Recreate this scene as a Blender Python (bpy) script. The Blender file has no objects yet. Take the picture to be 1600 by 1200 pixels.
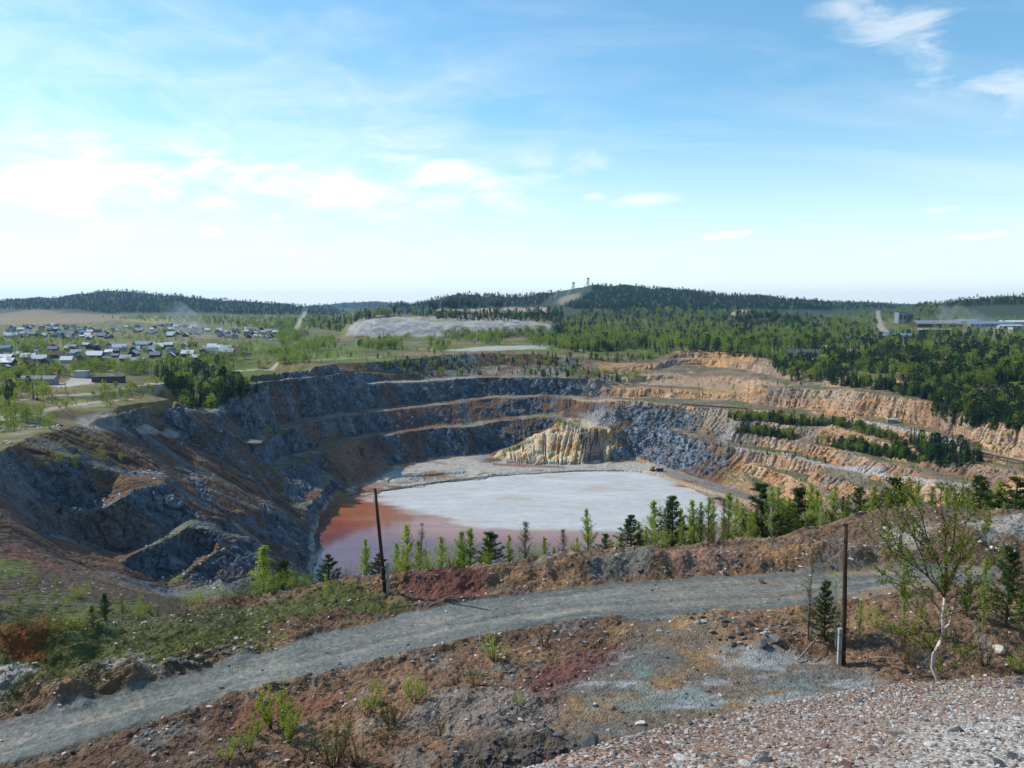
import bpy, math, random
import numpy as np
from mathutils import Vector, Matrix
from mathutils.geometry import delaunay_2d_cdt

random.seed(7)
RNG = np.random.default_rng(11)
scene = bpy.context.scene
COL = scene.collection
R_ = math.radians

# ------------------------------------------------------------------ camera
CAM_Z = 21.0
FPX = 1300.0
PITCH = math.atan((600 - 478) / FPX)
cam_d = bpy.data.cameras.new('camera')
cam = bpy.data.objects.new('camera', cam_d)
COL.objects.link(cam)
cam.location = (0, 0, CAM_Z)
cam.rotation_euler = (math.pi / 2 - PITCH, 0, 0)
cam_d.sensor_width = 36.0
cam_d.lens = 36.0 * FPX / 1600.0
cam_d.clip_start = 0.2
cam_d.clip_end = 30000
scene.camera = cam

# ------------------------------------------------------------------ light
SUN_AZ = -68.0      # degrees from the view direction, negative = to the left
SUN_EL = 41.0
world = bpy.data.worlds.new('World')
scene.world = world
world.use_nodes = True
world.cycles.sampling_method = 'MANUAL'
world.cycles.sample_map_resolution = 512
wn = world.node_tree
wn.nodes.clear()


def wnode(t, **kw):
    n = wn.nodes.new(t)
    for k, v in kw.items():
        setattr(n, k, v)
    return n


def wmath(op, a, b=None, c=None):
    n = wn.nodes.new('ShaderNodeMath')
    n.operation = op
    for i, v in enumerate((a, b, c)):
        if v is None:
            continue
        if isinstance(v, (int, float)):
            n.inputs[i].default_value = v
        else:
            wn.links.new(v, n.inputs[i])
    return n.outputs[0]


sky = wnode('ShaderNodeTexSky', sky_type='NISHITA', sun_disc=False)
sky.sun_elevation = R_(SUN_EL)
sky.sun_rotation = R_(SUN_AZ)
sky.altitude = 300
sky.air_density = 1.0
sky.dust_density = 0.3
sky.ozone_density = 1.6
tc = wnode('ShaderNodeTexCoord')
sep = wnode('ShaderNodeSeparateXYZ')
wn.links.new(tc.outputs['Generated'], sep.inputs[0])
DX, DY, DZ = sep.outputs
az = wmath('ARCTAN2', DX, DY)
el = wmath('ARCSINE', DZ)
# thin cirrus: noise on a high flat layer
lay = wmath('ADD', wmath('MAXIMUM', DZ, 0.0), 0.09)
cu = wmath('DIVIDE', DX, lay)
cv = wmath('DIVIDE', DY, lay)
comb = wnode('ShaderNodeCombineXYZ')
wn.links.new(cu, comb.inputs[0]); wn.links.new(cv, comb.inputs[1])
mp = wnode('ShaderNodeMapping')
mp.inputs['Rotation'].default_value = (0, 0, R_(24))
mp.inputs['Scale'].default_value = (0.45, 1.15, 1)
wn.links.new(comb.outputs[0], mp.inputs[0])
nz1 = wnode('ShaderNodeTexNoise')
nz1.inputs['Scale'].default_value = 0.9
nz1.inputs['Detail'].default_value = 9
nz1.inputs['Roughness'].default_value = 0.62
nz1.inputs['Distortion'].default_value = 0.7
wn.links.new(mp.outputs[0], nz1.inputs['Vector'])
cir = wmath('MULTIPLY', wmath('MAXIMUM', wmath('SUBTRACT', nz1.outputs[0], 0.5), 0.0), 0.9)
# small-scale noise in angle space for the cloud edges
comb2 = wnode('ShaderNodeCombineXYZ')
wn.links.new(wmath('MULTIPLY', az, 9.0), comb2.inputs[0])
wn.links.new(wmath('MULTIPLY', el, 26.0), comb2.inputs[1])
nz2 = wnode('ShaderNodeTexNoise')
nz2.inputs['Scale'].default_value = 1.0
nz2.inputs['Detail'].default_value = 8
nz2.inputs['Roughness'].default_value = 0.6
nz2.inputs['Distortion'].default_value = 0.5
wn.links.new(comb2.outputs[0], nz2.inputs['Vector'])


def cloud(px, py, sx, sy, tilt, dens, lo=0.44, hi=0.62):
    """one cloud of the layer: a soft ellipse in azimuth and elevation broken up by noise"""
    u = (px - 800) / FPX
    v = (600 - py) / FPX
    d = Vector((u, math.cos(PITCH) + v * math.sin(PITCH), -math.sin(PITCH) + v * math.cos(PITCH))).normalized()
    a0, e0 = math.atan2(d.x, d.y), math.asin(d.z)
    da = wmath('SUBTRACT', az, a0)
    de = wmath('SUBTRACT', el, e0)
    c, s = math.cos(R_(tilt)), math.sin(R_(tilt))
    p = wmath('MULTIPLY', wmath('ADD', wmath('MULTIPLY', da, c), wmath('MULTIPLY', de, s)), FPX / sx)
    q = wmath('MULTIPLY', wmath('SUBTRACT', wmath('MULTIPLY', de, c), wmath('MULTIPLY', da, s)), FPX / sy)
    g = wmath('SUBTRACT', 1.0, wmath('ADD', wmath('MULTIPLY', p, p), wmath('MULTIPLY', q, q)))
    g = wmath('MAXIMUM', g, 0.0)
    m = wnode('ShaderNodeMapRange', interpolation_type='SMOOTHSTEP')
    wn.links.new(wmath('ADD', nz2.outputs[0], wmath('MULTIPLY', g, 0.22)), m.inputs[0])
    m.inputs[1].default_value = lo + 0.1
    m.inputs[2].default_value = hi + 0.16
    return wmath('MULTIPLY', wmath('MULTIPLY', m.outputs[0], wmath('POWER', g, 0.6)), dens)


CLOUDS = [(60, 190, 900, 300, -4, .38, .28, .8), (150, 262, 420, 62, -3, .6, .42, .76), (430, 285, 330, 44, -6, .75, .40, .74), (700, 275, 190, 45, -18, .7, .42, .74), (870, 262, 120, 32, 8, .45, .44, .74),
          (120, 310, 260, 30, 0, .6), (1010, 312, 75, 12, 4, .5, .44, .72), (1400, 30, 150, 60, -20, .5, .5, .72), (1465, 95, 70, 48, 35, .5, .48, .72),
          (1585, 145, 110, 50, -28, .42, .5, .72), (1455, 331, 60, 11, 3, 1.0), (1130, 367, 55, 10, 3, 1.0), (325, 362, 36, 9, 0, .8),
          (258, 362, 30, 7, 0, .6), (690, 379, 26, 6, 0, .8), (1530, 368, 50, 8, 2, .8), (595, 377, 18, 5, 0, .5), (1565, 205, 40, 9, -5, .6),
          (430, 338, 20, 8, 0, .6), (925, 308, 28, 8, 0, .5)]
tot = cir
for c_ in CLOUDS:
    tot = wmath('ADD', tot, cloud(*c_))
tot = wmath('MINIMUM', tot, 0.92)
up = wnode('ShaderNodeMapRange', interpolation_type='SMOOTHSTEP')
wn.links.new(DZ, up.inputs[0]); up.inputs[1].default_value = 0.0; up.inputs[2].default_value = 0.05
tot = wmath('MULTIPLY', tot, up.outputs[0])
tint = wnode('ShaderNodeVectorMath', operation='MULTIPLY')
wn.links.new(sky.outputs[0], tint.inputs[0])
tint.inputs[1].default_value = (0.80, 1.15, 1.18)
# the pale band of thick air all round the horizon
hz = wnode('ShaderNodeMapRange', interpolation_type='SMOOTHERSTEP')
wn.links.new(DZ, hz.inputs[0])
hz.inputs[1].default_value = -0.08; hz.inputs[2].default_value = 0.27; hz.inputs[3].default_value = 0.9; hz.inputs[4].default_value = 0.0
mixh = wnode('ShaderNodeMix', data_type='RGBA')
wn.links.new(hz.outputs[0], mixh.inputs[0])
wn.links.new(tint.outputs[0], mixh.inputs[6])
mixh.inputs[7].default_value = (7.3, 7.8, 8.0, 1)
mixc = wnode('ShaderNodeMix', data_type='RGBA')
wn.links.new(tot, mixc.inputs[0])
wn.links.new(mixh.outputs[2], mixc.inputs[6])
mixc.inputs[7].default_value = (8.0, 7.9, 7.7, 1)
SKY_STRENGTH = 0.14
bg = wnode('ShaderNodeBackground')
bg.inputs['Strength'].default_value = SKY_STRENGTH
wn.links.new(mixc.outputs[2], bg.inputs['Color'])
wo = wnode('ShaderNodeOutputWorld')
wn.links.new(bg.outputs[0], wo.inputs[0])

sun_d = bpy.data.lights.new('sun', 'SUN')
sun_d.energy = 4.2
sun_d.angle = R_(0.53)
sun_d.color = (1.0, 0.93, 0.82)
sun = bpy.data.objects.new('sun', sun_d)
COL.objects.link(sun)
sv = Vector((math.sin(R_(SUN_AZ)) * math.cos(R_(SUN_EL)), math.cos(R_(SUN_AZ)) * math.cos(R_(SUN_EL)), math.sin(R_(SUN_EL))))
sun.rotation_euler = sv.to_track_quat('Z', 'Y').to_euler()
sun.location = sv * 500

vs = scene.view_settings
vs.view_transform = 'Standard'
vs.look = 'None'
vs.exposure = 0.15
vs.gamma = 1.0
scene.render.engine = 'CYCLES'
scene.cycles.use_denoising = True
scene.cycles.max_bounces = 6
scene.cycles.diffuse_bounces = 3
scene.cycles.glossy_bounces = 3
scene.cycles.transparent_max_bounces = 12
scene.cycles.volume_bounces = 0

# ------------------------------------------------------------------ noise
def _h(ix, iy, iz, s):
    n = (ix.astype(np.uint32) * np.uint32(374761393) + iy.astype(np.uint32) * np.uint32(668265263)
         + iz.astype(np.uint32) * np.uint32(2246822519) + np.uint32((s * 3266489917) & 0xffffffff))
    n = (n ^ (n >> np.uint32(13))) * np.uint32(1274126177)
    n = (n ^ (n >> np.uint32(15))) * np.uint32(2654435761)
    n ^= n >> np.uint32(16)
    return n.astype(np.float32) * np.float32(1 / 4294967295.0)


def vnoise(x, y, z, s=0):
    x = np.asarray(x, np.float32); y = np.asarray(y, np.float32); z = np.asarray(z, np.float32)
    xi, yi, zi = np.floor(x), np.floor(y), np.floor(z)
    fx, fy, fz = x - xi, y - yi, z - zi
    fx = fx * fx * (3 - 2 * fx); fy = fy * fy * (3 - 2 * fy); fz = fz * fz * (3 - 2 * fz)
    xi = xi.astype(np.int64); yi = yi.astype(np.int64); zi = zi.astype(np.int64)
    r = 0
    for a in (0, 1):
        wx = fx if a else 1 - fx
        for b in (0, 1):
            wy = fy if b else 1 - fy
            for c in (0, 1):
                wz = fz if c else 1 - fz
                r = r + wx * wy * wz * _h(xi + a, yi + b, zi + c, s)
    return r * 2 - 1


def noise2(x, y, s=0):
    x = np.asarray(x, np.float32); y = np.asarray(y, np.float32)
    xi, yi = np.floor(x), np.floor(y)
    fx, fy = x - xi, y - yi
    fx = fx * fx * (3 - 2 * fx); fy = fy * fy * (3 - 2 * fy)
    xi = xi.astype(np.int64); yi = yi.astype(np.int64)
    zz = np.zeros_like(xi)
    r = 0
    for a in (0, 1):
        wx = fx if a else 1 - fx
        for b in (0, 1):
            wy = fy if b else 1 - fy
            r = r + wx * wy * _h(xi + a, yi + b, zz, s)
    return r * 2 - 1


def fbm2(x, y, o=4, s=0, g=0.5):
    t, a, n = 0, 1.0, 0.0
    for i in range(o):
        t = t + a * noise2(x * 2.03 ** i + 17.3 * i, y * 2.03 ** i - 9.1 * i, s + i)
        n += a
        a *= g
    return t / n


def fbm3(x, y, z, o=4, s=0, g=0.5):
    t, a, n = 0, 1.0, 0.0
    for i in range(o):
        t = t + a * vnoise(x * 2.03 ** i + 17.3 * i, y * 2.03 ** i - 9.1 * i, z * 2.03 ** i + 3.7 * i, s + i)
        n += a
        a *= g
    return t / n


def cells3(x, y, z, s=0):
    """nearest feature point: distance to it, gap to the second one, and a random value of its cell"""
    xi, yi, zi = np.floor(x).astype(np.int64), np.floor(y).astype(np.int64), np.floor(z).astype(np.int64)
    d1 = np.full(x.shape, 9e9, np.float32); d2 = d1.copy(); v1 = np.zeros(x.shape, np.float32)
    for a in (-1, 0, 1):
        for b in (-1, 0, 1):
            for c in (-1, 0, 1):
                X, Y, Z = xi + a, yi + b, zi + c
                d = (X + _h(X, Y, Z, s) - x) ** 2 + (Y + _h(X, Y, Z, s + 1) - y) ** 2 + (Z + _h(X, Y, Z, s + 2) - z) ** 2
                m = d < d1
                d2 = np.where(m, d1, np.minimum(d2, d))
                v1 = np.where(m, _h(X, Y, Z, s + 3), v1)
                d1 = np.where(m, d, d1)
    return np.sqrt(d1), np.sqrt(d2) - np.sqrt(d1), v1


def sm(x, a, b):
    t = np.clip((x - a) / (b - a), 0, 1)
    return t * t * (3 - 2 * t)

# ------------------------------------------------------------------ terrain survey
def ray(px, py):
    u = (px - 800) / FPX
    v = (600 - py) / FPX
    return u, math.cos(PITCH) + v * math.sin(PITCH), -math.sin(PITCH) + v * math.cos(PITCH)


def PY(px, py, Y):
    u, dy, dz = ray(px, py)
    t = Y / dy
    return (u * t, Y, CAM_Z + dz * t)


def PZ(px, py, z):
    u, dy, dz = ray(px, py)
    t = (z - CAM_Z) / dz
    return (u * t, dy * t, z)


PTS = []


def add_line(pts, step=None):
    """survey line: points every few metres along a polyline"""
    out = []
    for a, b in zip(pts[:-1], pts[1:]):
        L = math.dist(a[:2], b[:2])
        n = max(1, int(L / (step or max(2.0, 0.008 * a[1]))))
        for i in range(n):
            t = i / n
            out.append(tuple(a[k] + (b[k] - a[k]) * t for k in range(3)))
    out.append(pts[-1])
    PTS.extend(out)
    return out


def L(*p):
    return add_line([PY(*q) for q in p])


def LF(zmin, *p):
    q = [PY(*a) for a in p]
    return add_line([(x, y, max(z, zmin)) for x, y, z in q])


PIT_C = (15.0, 425.0)


def bench(line, w, dz=0.4, i0=0, i1=None):
    """the inner edge of a bench: its crest line moved away from the pit"""
    o = []
    for (x, y, z) in line[i0:i1]:
        dx, dy = x - PIT_C[0], y - PIT_C[1]
        l = math.hypot(dx, dy)
        o.append((x + dx / l * w, y + dy / l * w, z + dz))
    PTS.extend(o)
    return o


# far rim, upper bench, bench with the haul road, two more crests, floor
RIM = L((345, 590, 446), (382, 584, 468), (439, 578, 506), (495, 573, 540), (532, 567, 572), (600, 565, 600), (650, 560, 625), (700, 553, 650), (760, 551, 668),
        (830, 552, 672), (880, 557, 664), (915, 562, 648), (960, 566, 655), (1010, 567, 665), (1030, 560, 690), (1060, 548, 715), (1100, 546, 720), (1160, 550, 700),
        (1200, 562, 650), (1240, 575, 600), (1290, 580, 570), (1342, 582, 533), (1380, 586, 512), (1425, 595, 490), (1480, 608, 458), (1557, 603, 460), (1600, 604, 450), (1750, 615, 420))
L((930, 582, 622), (960, 581, 628), (1010, 580, 640), (1030, 574, 662), (1060, 574, 680), (1100, 573, 690), (1160, 574, 668), (1200, 582, 628), (1240, 590, 582),
  (1290, 592, 556), (1342, 596, 520), (1380, 600, 500), (1425, 610, 478), (1480, 624, 446), (1557, 620, 448), (1600, 622, 438), (1750, 634, 408))
U2 = L((366, 604, 436), (412, 598, 464), (450, 594, 490), (504, 587, 527), (566, 582, 568), (620, 585, 594), (690, 580, 622), (760, 574, 645), (830, 572, 650), (890, 576, 640))
bench(U2, 4)
A = L((100, 666, 257), (150, 668, 285), (187, 664, 305), (277, 657, 360), (345, 640, 425), (400, 622, 478), (480, 610, 520), (560, 600, 555), (650, 597, 588),
      (740, 590, 610), (830, 590, 612), (920, 592, 600), (990, 602, 598), (1050, 604, 600), (1100, 607, 596), (1150, 608, 580), (1200, 600, 545), (1245, 601, 528), (1292, 607, 512),
      (1335, 608, 497), (1370, 617, 480), (1405, 622, 462), (1450, 632, 440), (1482, 640, 422), (1540, 652, 396), (1600, 664, 372), (1750, 690, 330))
bench(A, 8, 0.6)
L((1000, 585, 632), (1050, 583, 645), (1100, 586, 642), (1150, 590, 625))
L((1000, 597, 614), (1050, 596, 624), (1100, 599, 620), (1150, 601, 602))
B = L((409, 691, 415), (444, 674, 450), (472, 663, 472), (495, 657, 488), (540, 650, 512), (602, 642, 543), (634, 639, 555), (671, 636, 566), (709, 631, 577),
      (742, 625, 588), (780, 621, 594), (840, 621, 592), (900, 624, 582), (928, 626, 575), (997, 628, 560), (1030, 632, 545), (1080, 636, 530), (1180, 641, 511),
      (1250, 650, 490), (1340, 658, 468), (1400, 668, 443), (1440, 680, 421), (1472, 692, 402), (1512, 704, 384), (1600, 721, 356), (1750, 745, 318))
bench(B, 12, 0.5)
L((960, 617, 578), (1050, 619, 574), (1100, 621, 570), (1150, 622, 558), (1200, 627, 535), (1300, 645, 490), (1375, 650, 468), (1425, 658, 446), (1455, 668, 428), (1517, 683, 398), (1600, 700, 370))
C = L((437, 732, 405), (455, 727, 418), (472, 715, 440), (505, 708, 455), (559, 685, 503), (611, 680, 520), (656, 673, 535), (709, 667, 550), (737, 666, 554), (778, 658, 567), (840, 653, 571), (870, 650, 566))
bench(C, 10, 0.5)
L((560, 716, 492), (587, 716, 497), (624, 731, 500), (667, 719, 522), (731, 712, 541), (785, 704, 552), (830, 690, 556))
# ledge above the water on the left, shore
L((480, 795, 371), (502, 772, 400), (515, 757, 424), (527, 742, 447))
L((468, 790, 371), (490, 765, 405), (510, 738, 450))
SHORE = [(500, 912, 300), (498, 880, 323), (497, 850, 349), (499, 825, 374), (504, 806, 396), (515, 790, 415), (527, 779, 430)]
L(*SHORE)
# pit floor behind the dyke
LF(-77.6, (545, 772, 436), (600, 766, 447), (700, 754, 469), (800, 744, 489), (900, 736.5, 503), (960, 735.5, 506), (1000, 739, 499), (1030, 744, 488), (1060, 751, 472), (1090, 762, 449), (1110, 768, 437), (1180, 787, 403), (1260, 807, 372), (1400, 832, 330))
L((1000, 742.5, 491), (1040, 752, 474), (1075, 768, 447), (1095, 785, 422), (1115, 806, 395), (1140, 840, 359))
LF(-77.2, (545, 762, 450), (575, 751, 468), (617, 734, 496))
LF(-77.4, (650, 742, 486), (720, 733, 502), (780, 728, 513), (880, 730, 509), (940, 726, 517), (985, 718, 528), (1010, 724, 516))
# mound on the floor
for q in [(770, 716, 522), (785, 719, 520), (800, 722, 515), (840, 725, 511), (880, 727, 510), (915, 725, 512), (950, 720, 518), (962, 700, 530)]:
    PTS.append(PY(*q))
L((795, 700, 526), (820, 690, 530), (842, 677, 533), (862, 668, 540))
L((800, 712, 517), (840, 706, 519), (885, 707, 521), (893, 700, 525))
L((868, 664, 545), (880, 655, 548), (893, 660, 545), (915, 669, 540), (935, 667, 540), (950, 676, 538))
L((845, 683, 531), (865, 681, 533), (890, 684, 532), (908, 690, 528), (915, 712, 517))
PTS.append(PY(905, 655, 556)); PTS.append(PY(940, 652, 556)); PTS.append(PY(860, 668, 560))
# grey slope right of the mound
L((985, 715, 531), (975, 690, 540), (985, 668, 549), (1000, 650, 556))
L((1040, 672, 518), (1060, 677, 510), (1100, 690, 492), (1150, 702, 478), (1225, 709, 458), (1281, 724, 433), (1375, 741, 394), (1450, 752, 367), (1525, 760, 344), (1600, 769, 324), (1750, 790, 290))
L((1050, 668, 526), (1110, 683, 502), (1150, 695, 487), (1225, 700, 470), (1275, 713, 446), (1350, 729, 410), (1400, 740, 392), (1470, 747, 368), (1600, 757, 335))
L((1245, 684, 472), (1325, 701, 440), (1387, 713, 414), (1475, 727, 380), (1600, 741, 346))
L((1250, 680, 478), (1300, 699, 450), (1375, 705, 424), (1410, 702, 417), (1475, 716, 388))
L((1250, 668, 482), (1262, 667, 480), (1287, 667, 474), (1350, 680, 448), (1405, 691, 425))
L((1150, 655, 500), (1200, 662, 490))
L((1030, 727, 507), (1080, 743, 477), (1130, 760, 452), (1180, 776, 424), (1240, 792, 397))
L((1150, 722, 473), (1200, 727, 462), (1260, 738, 436))
# left slope of the pit
for q in [(240, 700, 312), (300, 700, 345), (350, 720, 350), (400, 750, 352), (450, 800, 345), (490, 862, 322), (300, 722, 322), (300, 760, 292), (350, 800, 281), (400, 840, 276),
          (440, 872, 276), (480, 905, 286), (420, 800, 318), (200, 700, 275), (150, 690, 258), (200, 740, 242), (250, 735, 268), (380, 690, 405), (400, 720, 385), (430, 760, 380), (455, 780, 374), (350, 670, 395), (230, 680, 315)]:
    PTS.append(PY(*q))
L((9, 745, 190), (37, 736, 203), (81, 726, 215), (112, 721, 224), (141, 722, 232))
L((32, 762, 193), (69, 790, 206), (101, 801, 213), (116, 799, 218), (161, 781, 228))
L((105, 805, 204.5), (147, 793, 211), (196, 770, 224), (224, 760, 232), (262, 756, 243), (285, 780, 239), (304, 805, 236), (346, 830, 237))
L((84, 830, 199), (140, 858, 204), (175, 870, 207), (196, 862, 211), (245, 838, 222), (287, 822, 230), (304, 813, 233))
L((182, 879, 194), (224, 856, 203), (273, 835, 215), (304, 820, 226))
L((196, 889, 189), (245, 907, 201), (259, 905, 203), (297, 889, 208), (336, 858, 218), (346, 840, 224))
L((262, 911, 199), (304, 892, 204), (336, 868, 214), (353, 846, 226), (392, 838, 240))
L((270, 925, 192), (330, 917, 202), (395, 893, 216), (425, 868, 245))
L((0, 700, 200), (40, 688, 222), (100, 670, 252))
L((-150, 740, 150), (0, 706, 196))
L((-60, 770, 168), (0, 790, 172), (30, 810, 178), (70, 845, 182), (130, 885, 180), (190, 915, 172))
L((0, 830, 160), (60, 866, 162), (105, 892, 163), (190, 930, 160))
L((-80, 860, 140), (0, 868, 148), (45, 874, 147), (84, 886, 147), (115, 897, 149), (170, 912, 156))
L((-80, 940, 108), (0, 935, 109), (100, 945, 105), (200, 950, 110), (300, 945, 150))
for q in [(280, 937, 178), (230, 935, 158), (380, 932, 188)]:
    PTS.append(PY(*q))
# foreground bench edge and the hidden slope down to the pond
EDGE = [PZ(-250, 1000, -1.5), PZ(0, 988, -1.2), PZ(150, 978, -1), PZ(240, 968, -0.8), PZ(330, 940, -0.8), PZ(430, 926, -0.6), PZ(500, 912, -0.2)]
BERM = [PY(516, 908, 63), PY(547, 899, 63.5), PY(600, 896, 63.5), PY(705, 891, 64.5), PY(775, 879, 67), PY(880, 865, 69), PY(985, 853, 71), PY(1069, 850, 73), PY(1134, 844, 74), PY(1210, 841, 74),
        PY(1255, 825, 75), PY(1319, 815, 76), PY(1337, 801, 77), PY(1405, 790, 78), PY(1469, 788, 79), PY(1499, 793, 77), PY(1600, 795, 76), PY(1800, 800, 74)]
add_line(EDGE, 2.0)
add_line(BERM, 2.0)
for (x, y, z) in EDGE + BERM:
    k = math.hypot(x, y)
    for f_, zz in ((1.06, -1.6), (1.16, -6), (1.32, -15)):
        PTS.append((x * f_, y * f_, min(z, 0) + zz))
for x in range(-50, 181, 10):
    s = x / 400.0
    PTS.append((x * 0.9, 125, -29 + (3 if x > 60 else 0)))
    PTS.append((x, 165, -45)); PTS.append((x, 205, -62 + max(0, x - 110) * .25)); PTS.append((x, 245, -76 + max(0, x - 110) * .35))
for x in range(-55, 111, 15):
    PTS.append((x, 272, -80.5))
    for y in range(300, 481, 20):
        if x > -62 and not (y > 430 and abs(x) > 60):
            PTS.append((x, y, -82))
for (x, y) in ((135, 272), (150, 300), (130, 320), (175, 285)):
    PTS.append((x, y, -66))
for q in [(-75, 250, -66), (-85, 220, -52), (-60, 250, -74), (-70, 180, -45), (-52, 160, -40)]:
    PTS.append(q)
# near ground
for x in range(-66, 67, 6):
    for y in range(4, 58, 6):
        if abs(x) < y * 1.1 + 6:
            PTS.append((x + random.uniform(-1, 1), y + random.uniform(-1, 1), 0.0))
for px in range(520, 1700, 60):
    PTS.append(PZ(px, np.interp(px, [500, 700, 1000, 1300, 1600], [945, 935, 905, 888, 880]), 0.0))
# the plain round the pit
L((160, 652, 292), (200, 640, 314), (225, 634, 328), (250, 629, 343), (275, 634, 356), (305, 641, 378), (340, 646, 402))
L((180, 640, 325), (230, 626, 352), (270, 624, 375), (310, 630, 400))
for q in [(330, 618, 440), (150, 645, 300), (60, 650, 270), (0, 640, 297), (0, 600, 390), (100, 610, 365), (200, 605, 380), (300, 595, 410),
          (-150, 650, 260), (-150, 600, 380), (0, 560, 590), (200, 560, 590), (400, 560, 600), (500, 545, 720), (600, 540, 780), (700, 540, 790), (850, 541, 770), (1000, 540, 790), (1150, 535, 850),
          (1300, 540, 790), (1400, 550, 690), (1500, 560, 620), (1600, 565, 590), (1750, 570, 570), (1450, 530, 900), (1600, 530, 900), (1750, 530, 900), (300, 530, 920), (100, 530, 920), (-150, 530, 920)]:
    PTS.append(PY(*q))
for a in range(-44, 45, 4):
    for r, z in ((1150, -15), (1500, -14), (2200, -12), (4000, -10), (9500, -10)):
        PTS.append((r * math.sin(R_(a)), r * math.cos(R_(a)), z))
    if abs(a) > 34:
        for r, z in ((30, 0), (55, 0), (75, -2), (110, -12), (170, -14), (250, -15), (350, -16), (600, -16)):
            if a < 0 or r < 70 or r > 420:
                PTS.append((r * math.sin(R_(a)), r * math.cos(R_(a)), z))

# ------------------------------------------------------------------ height grid over angle and log distance
NT, NR = 801, 3400
TH = np.linspace(R_(-42), R_(42), NT)
LR = np.linspace(math.log(3.0), math.log(9000.0), NR)
RR = np.exp(LR)


def tin_raster():
    seen = {}
    for p in PTS:
        seen[(round(p[0], 1), round(p[1], 1))] = p
    pts = list(seen.values())
    v2, _, tris, orig, _, _ = delaunay_2d_cdt([Vector((p[0], p[1])) for p in pts], [], [], 0, 1e-4)
    z = np.array([pts[o[0]][2] for o in orig])
    P = np.array([(v.x, v.y) for v in v2])
    T = np.array([t[:] for t in tris])
    H = np.full((NT, NR), np.nan, np.float32)
    th = np.arctan2(P[:, 0], P[:, 1]); lr = np.log(np.maximum(np.hypot(P[:, 0], P[:, 1]), 3.0))
    dth = TH[1] - TH[0]; dlr = LR[1] - LR[0]
    sT, cT = np.sin(TH), np.cos(TH)
    for a, b, c in T:
        t3 = th[[a, b, c]]; l3 = lr[[a, b, c]]
        i0 = int(max(0, math.floor((t3.min() - TH[0]) / dth) - 2)); i1 = int(min(NT, math.ceil((t3.max() - TH[0]) / dth) + 3))
        pad = 3 + int((t3.max() - t3.min()) ** 2 / 8 / dlr) + 2
        j0 = int(max(0, math.floor((l3.min() - LR[0]) / dlr) - pad)); j1 = int(min(NR, math.ceil((l3.max() - LR[0]) / dlr) + 3))
        if i1 <= i0 or j1 <= j0:
            continue
        X = sT[i0:i1, None] * RR[None, j0:j1]; Y = cT[i0:i1, None] * RR[None, j0:j1]
        x0, y0 = P[a]; x1, y1 = P[b]; x2, y2 = P[c]
        den = (y1 - y2) * (x0 - x2) + (x2 - x1) * (y0 - y2)
        if abs(den) < 1e-9:
            continue
        w0 = ((y1 - y2) * (X - x2) + (x2 - x1) * (Y - y2)) / den
        w1 = ((y2 - y0) * (X - x2) + (x0 - x2) * (Y - y2)) / den
        w2 = 1 - w0 - w1
        m = (w0 >= -1e-5) & (w1 >= -1e-5) & (w2 >= -1e-5)
        sub = H[i0:i1, j0:j1]
        sub[m] = (w0 * z[a] + w1 * z[b] + w2 * z[c])[m]
    # fill what the hull leaves out
    for i in range(NT):
        bad = np.isnan(H[i])
        if bad.any():
            ok = ~bad
            H[i, bad] = np.interp(LR[bad], LR[ok], H[i, ok]) if ok.any() else 0
    return H


H = tin_raster()


def lookup(G, x, y):
    t = (np.arctan2(x, y) - TH[0]) / (TH[1] - TH[0])
    l = (np.log(np.maximum(np.hypot(x, y), 3.01)) - LR[0]) / (LR[1] - LR[0])
    t = np.clip(t, 0, NT - 1.001); l = np.clip(l, 0, NR - 1.001)
    i = t.astype(int); j = l.astype(int)
    ft, fl = t - i, l - j
    return (G[i, j] * (1 - ft) * (1 - fl) + G[i + 1, j] * ft * (1 - fl) + G[i, j + 1] * (1 - ft) * fl + G[i + 1, j + 1] * ft * fl)


GX = (np.sin(TH)[:, None] * RR[None, :]).astype(np.float32)
GY = (np.cos(TH)[:, None] * RR[None, :]).astype(np.float32)
# crests and faces of the pit wander: shift the survey sideways by noise
j0, j1 = np.searchsorted(RR, [120, 1000])
x, y = GX[:, j0:j1], GY[:, j0:j1]
amp = sm(y, 150, 230) * (1 - sm(y, 680, 800)) * sm(H[:, j0:j1], -78.5, -74)
wx = (2.8 * noise2(x / 26, y / 26, 3) + 1.7 * noise2(x / 10, y / 10, 5) + 0.9 * noise2(x / 4, y / 4, 6)) * amp
wy = (2.8 * noise2(x / 26, y / 26, 13) + 1.7 * noise2(x / 10, y / 10, 15) + 0.9 * noise2(x / 4, y / 4, 16)) * amp
H[:, j0:j1] = lookup(H, x + wx, y + wy)


j0, j1 = np.searchsorted(RR, [270, 800])
x, y, z = GX[:, j0:j1], GY[:, j0:j1], H[:, j0:j1]
hs = 6.2
off = 1.6 * noise2(x / 70, y / 70, 31) + .7 * noise2(x / 16, y / 16, 32)
q = (z + off) / hs
fq = q - np.floor(q)
zt = (np.floor(q) + sm(fq, .42, .9) + .0 * fq) * hs - off
k = np.clip(sm(x, 55, 85) * sm(z, -47, -43) + sm(x, 118, 145), 0, 1) * sm(z, -77, -74) * (1 - sm(z, -22, -19)) * (.45 + .45 * sm(noise2(x / 45, y / 45, 33), -.4, .3))
H[:, j0:j1] = z + (zt - z) * k


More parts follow.
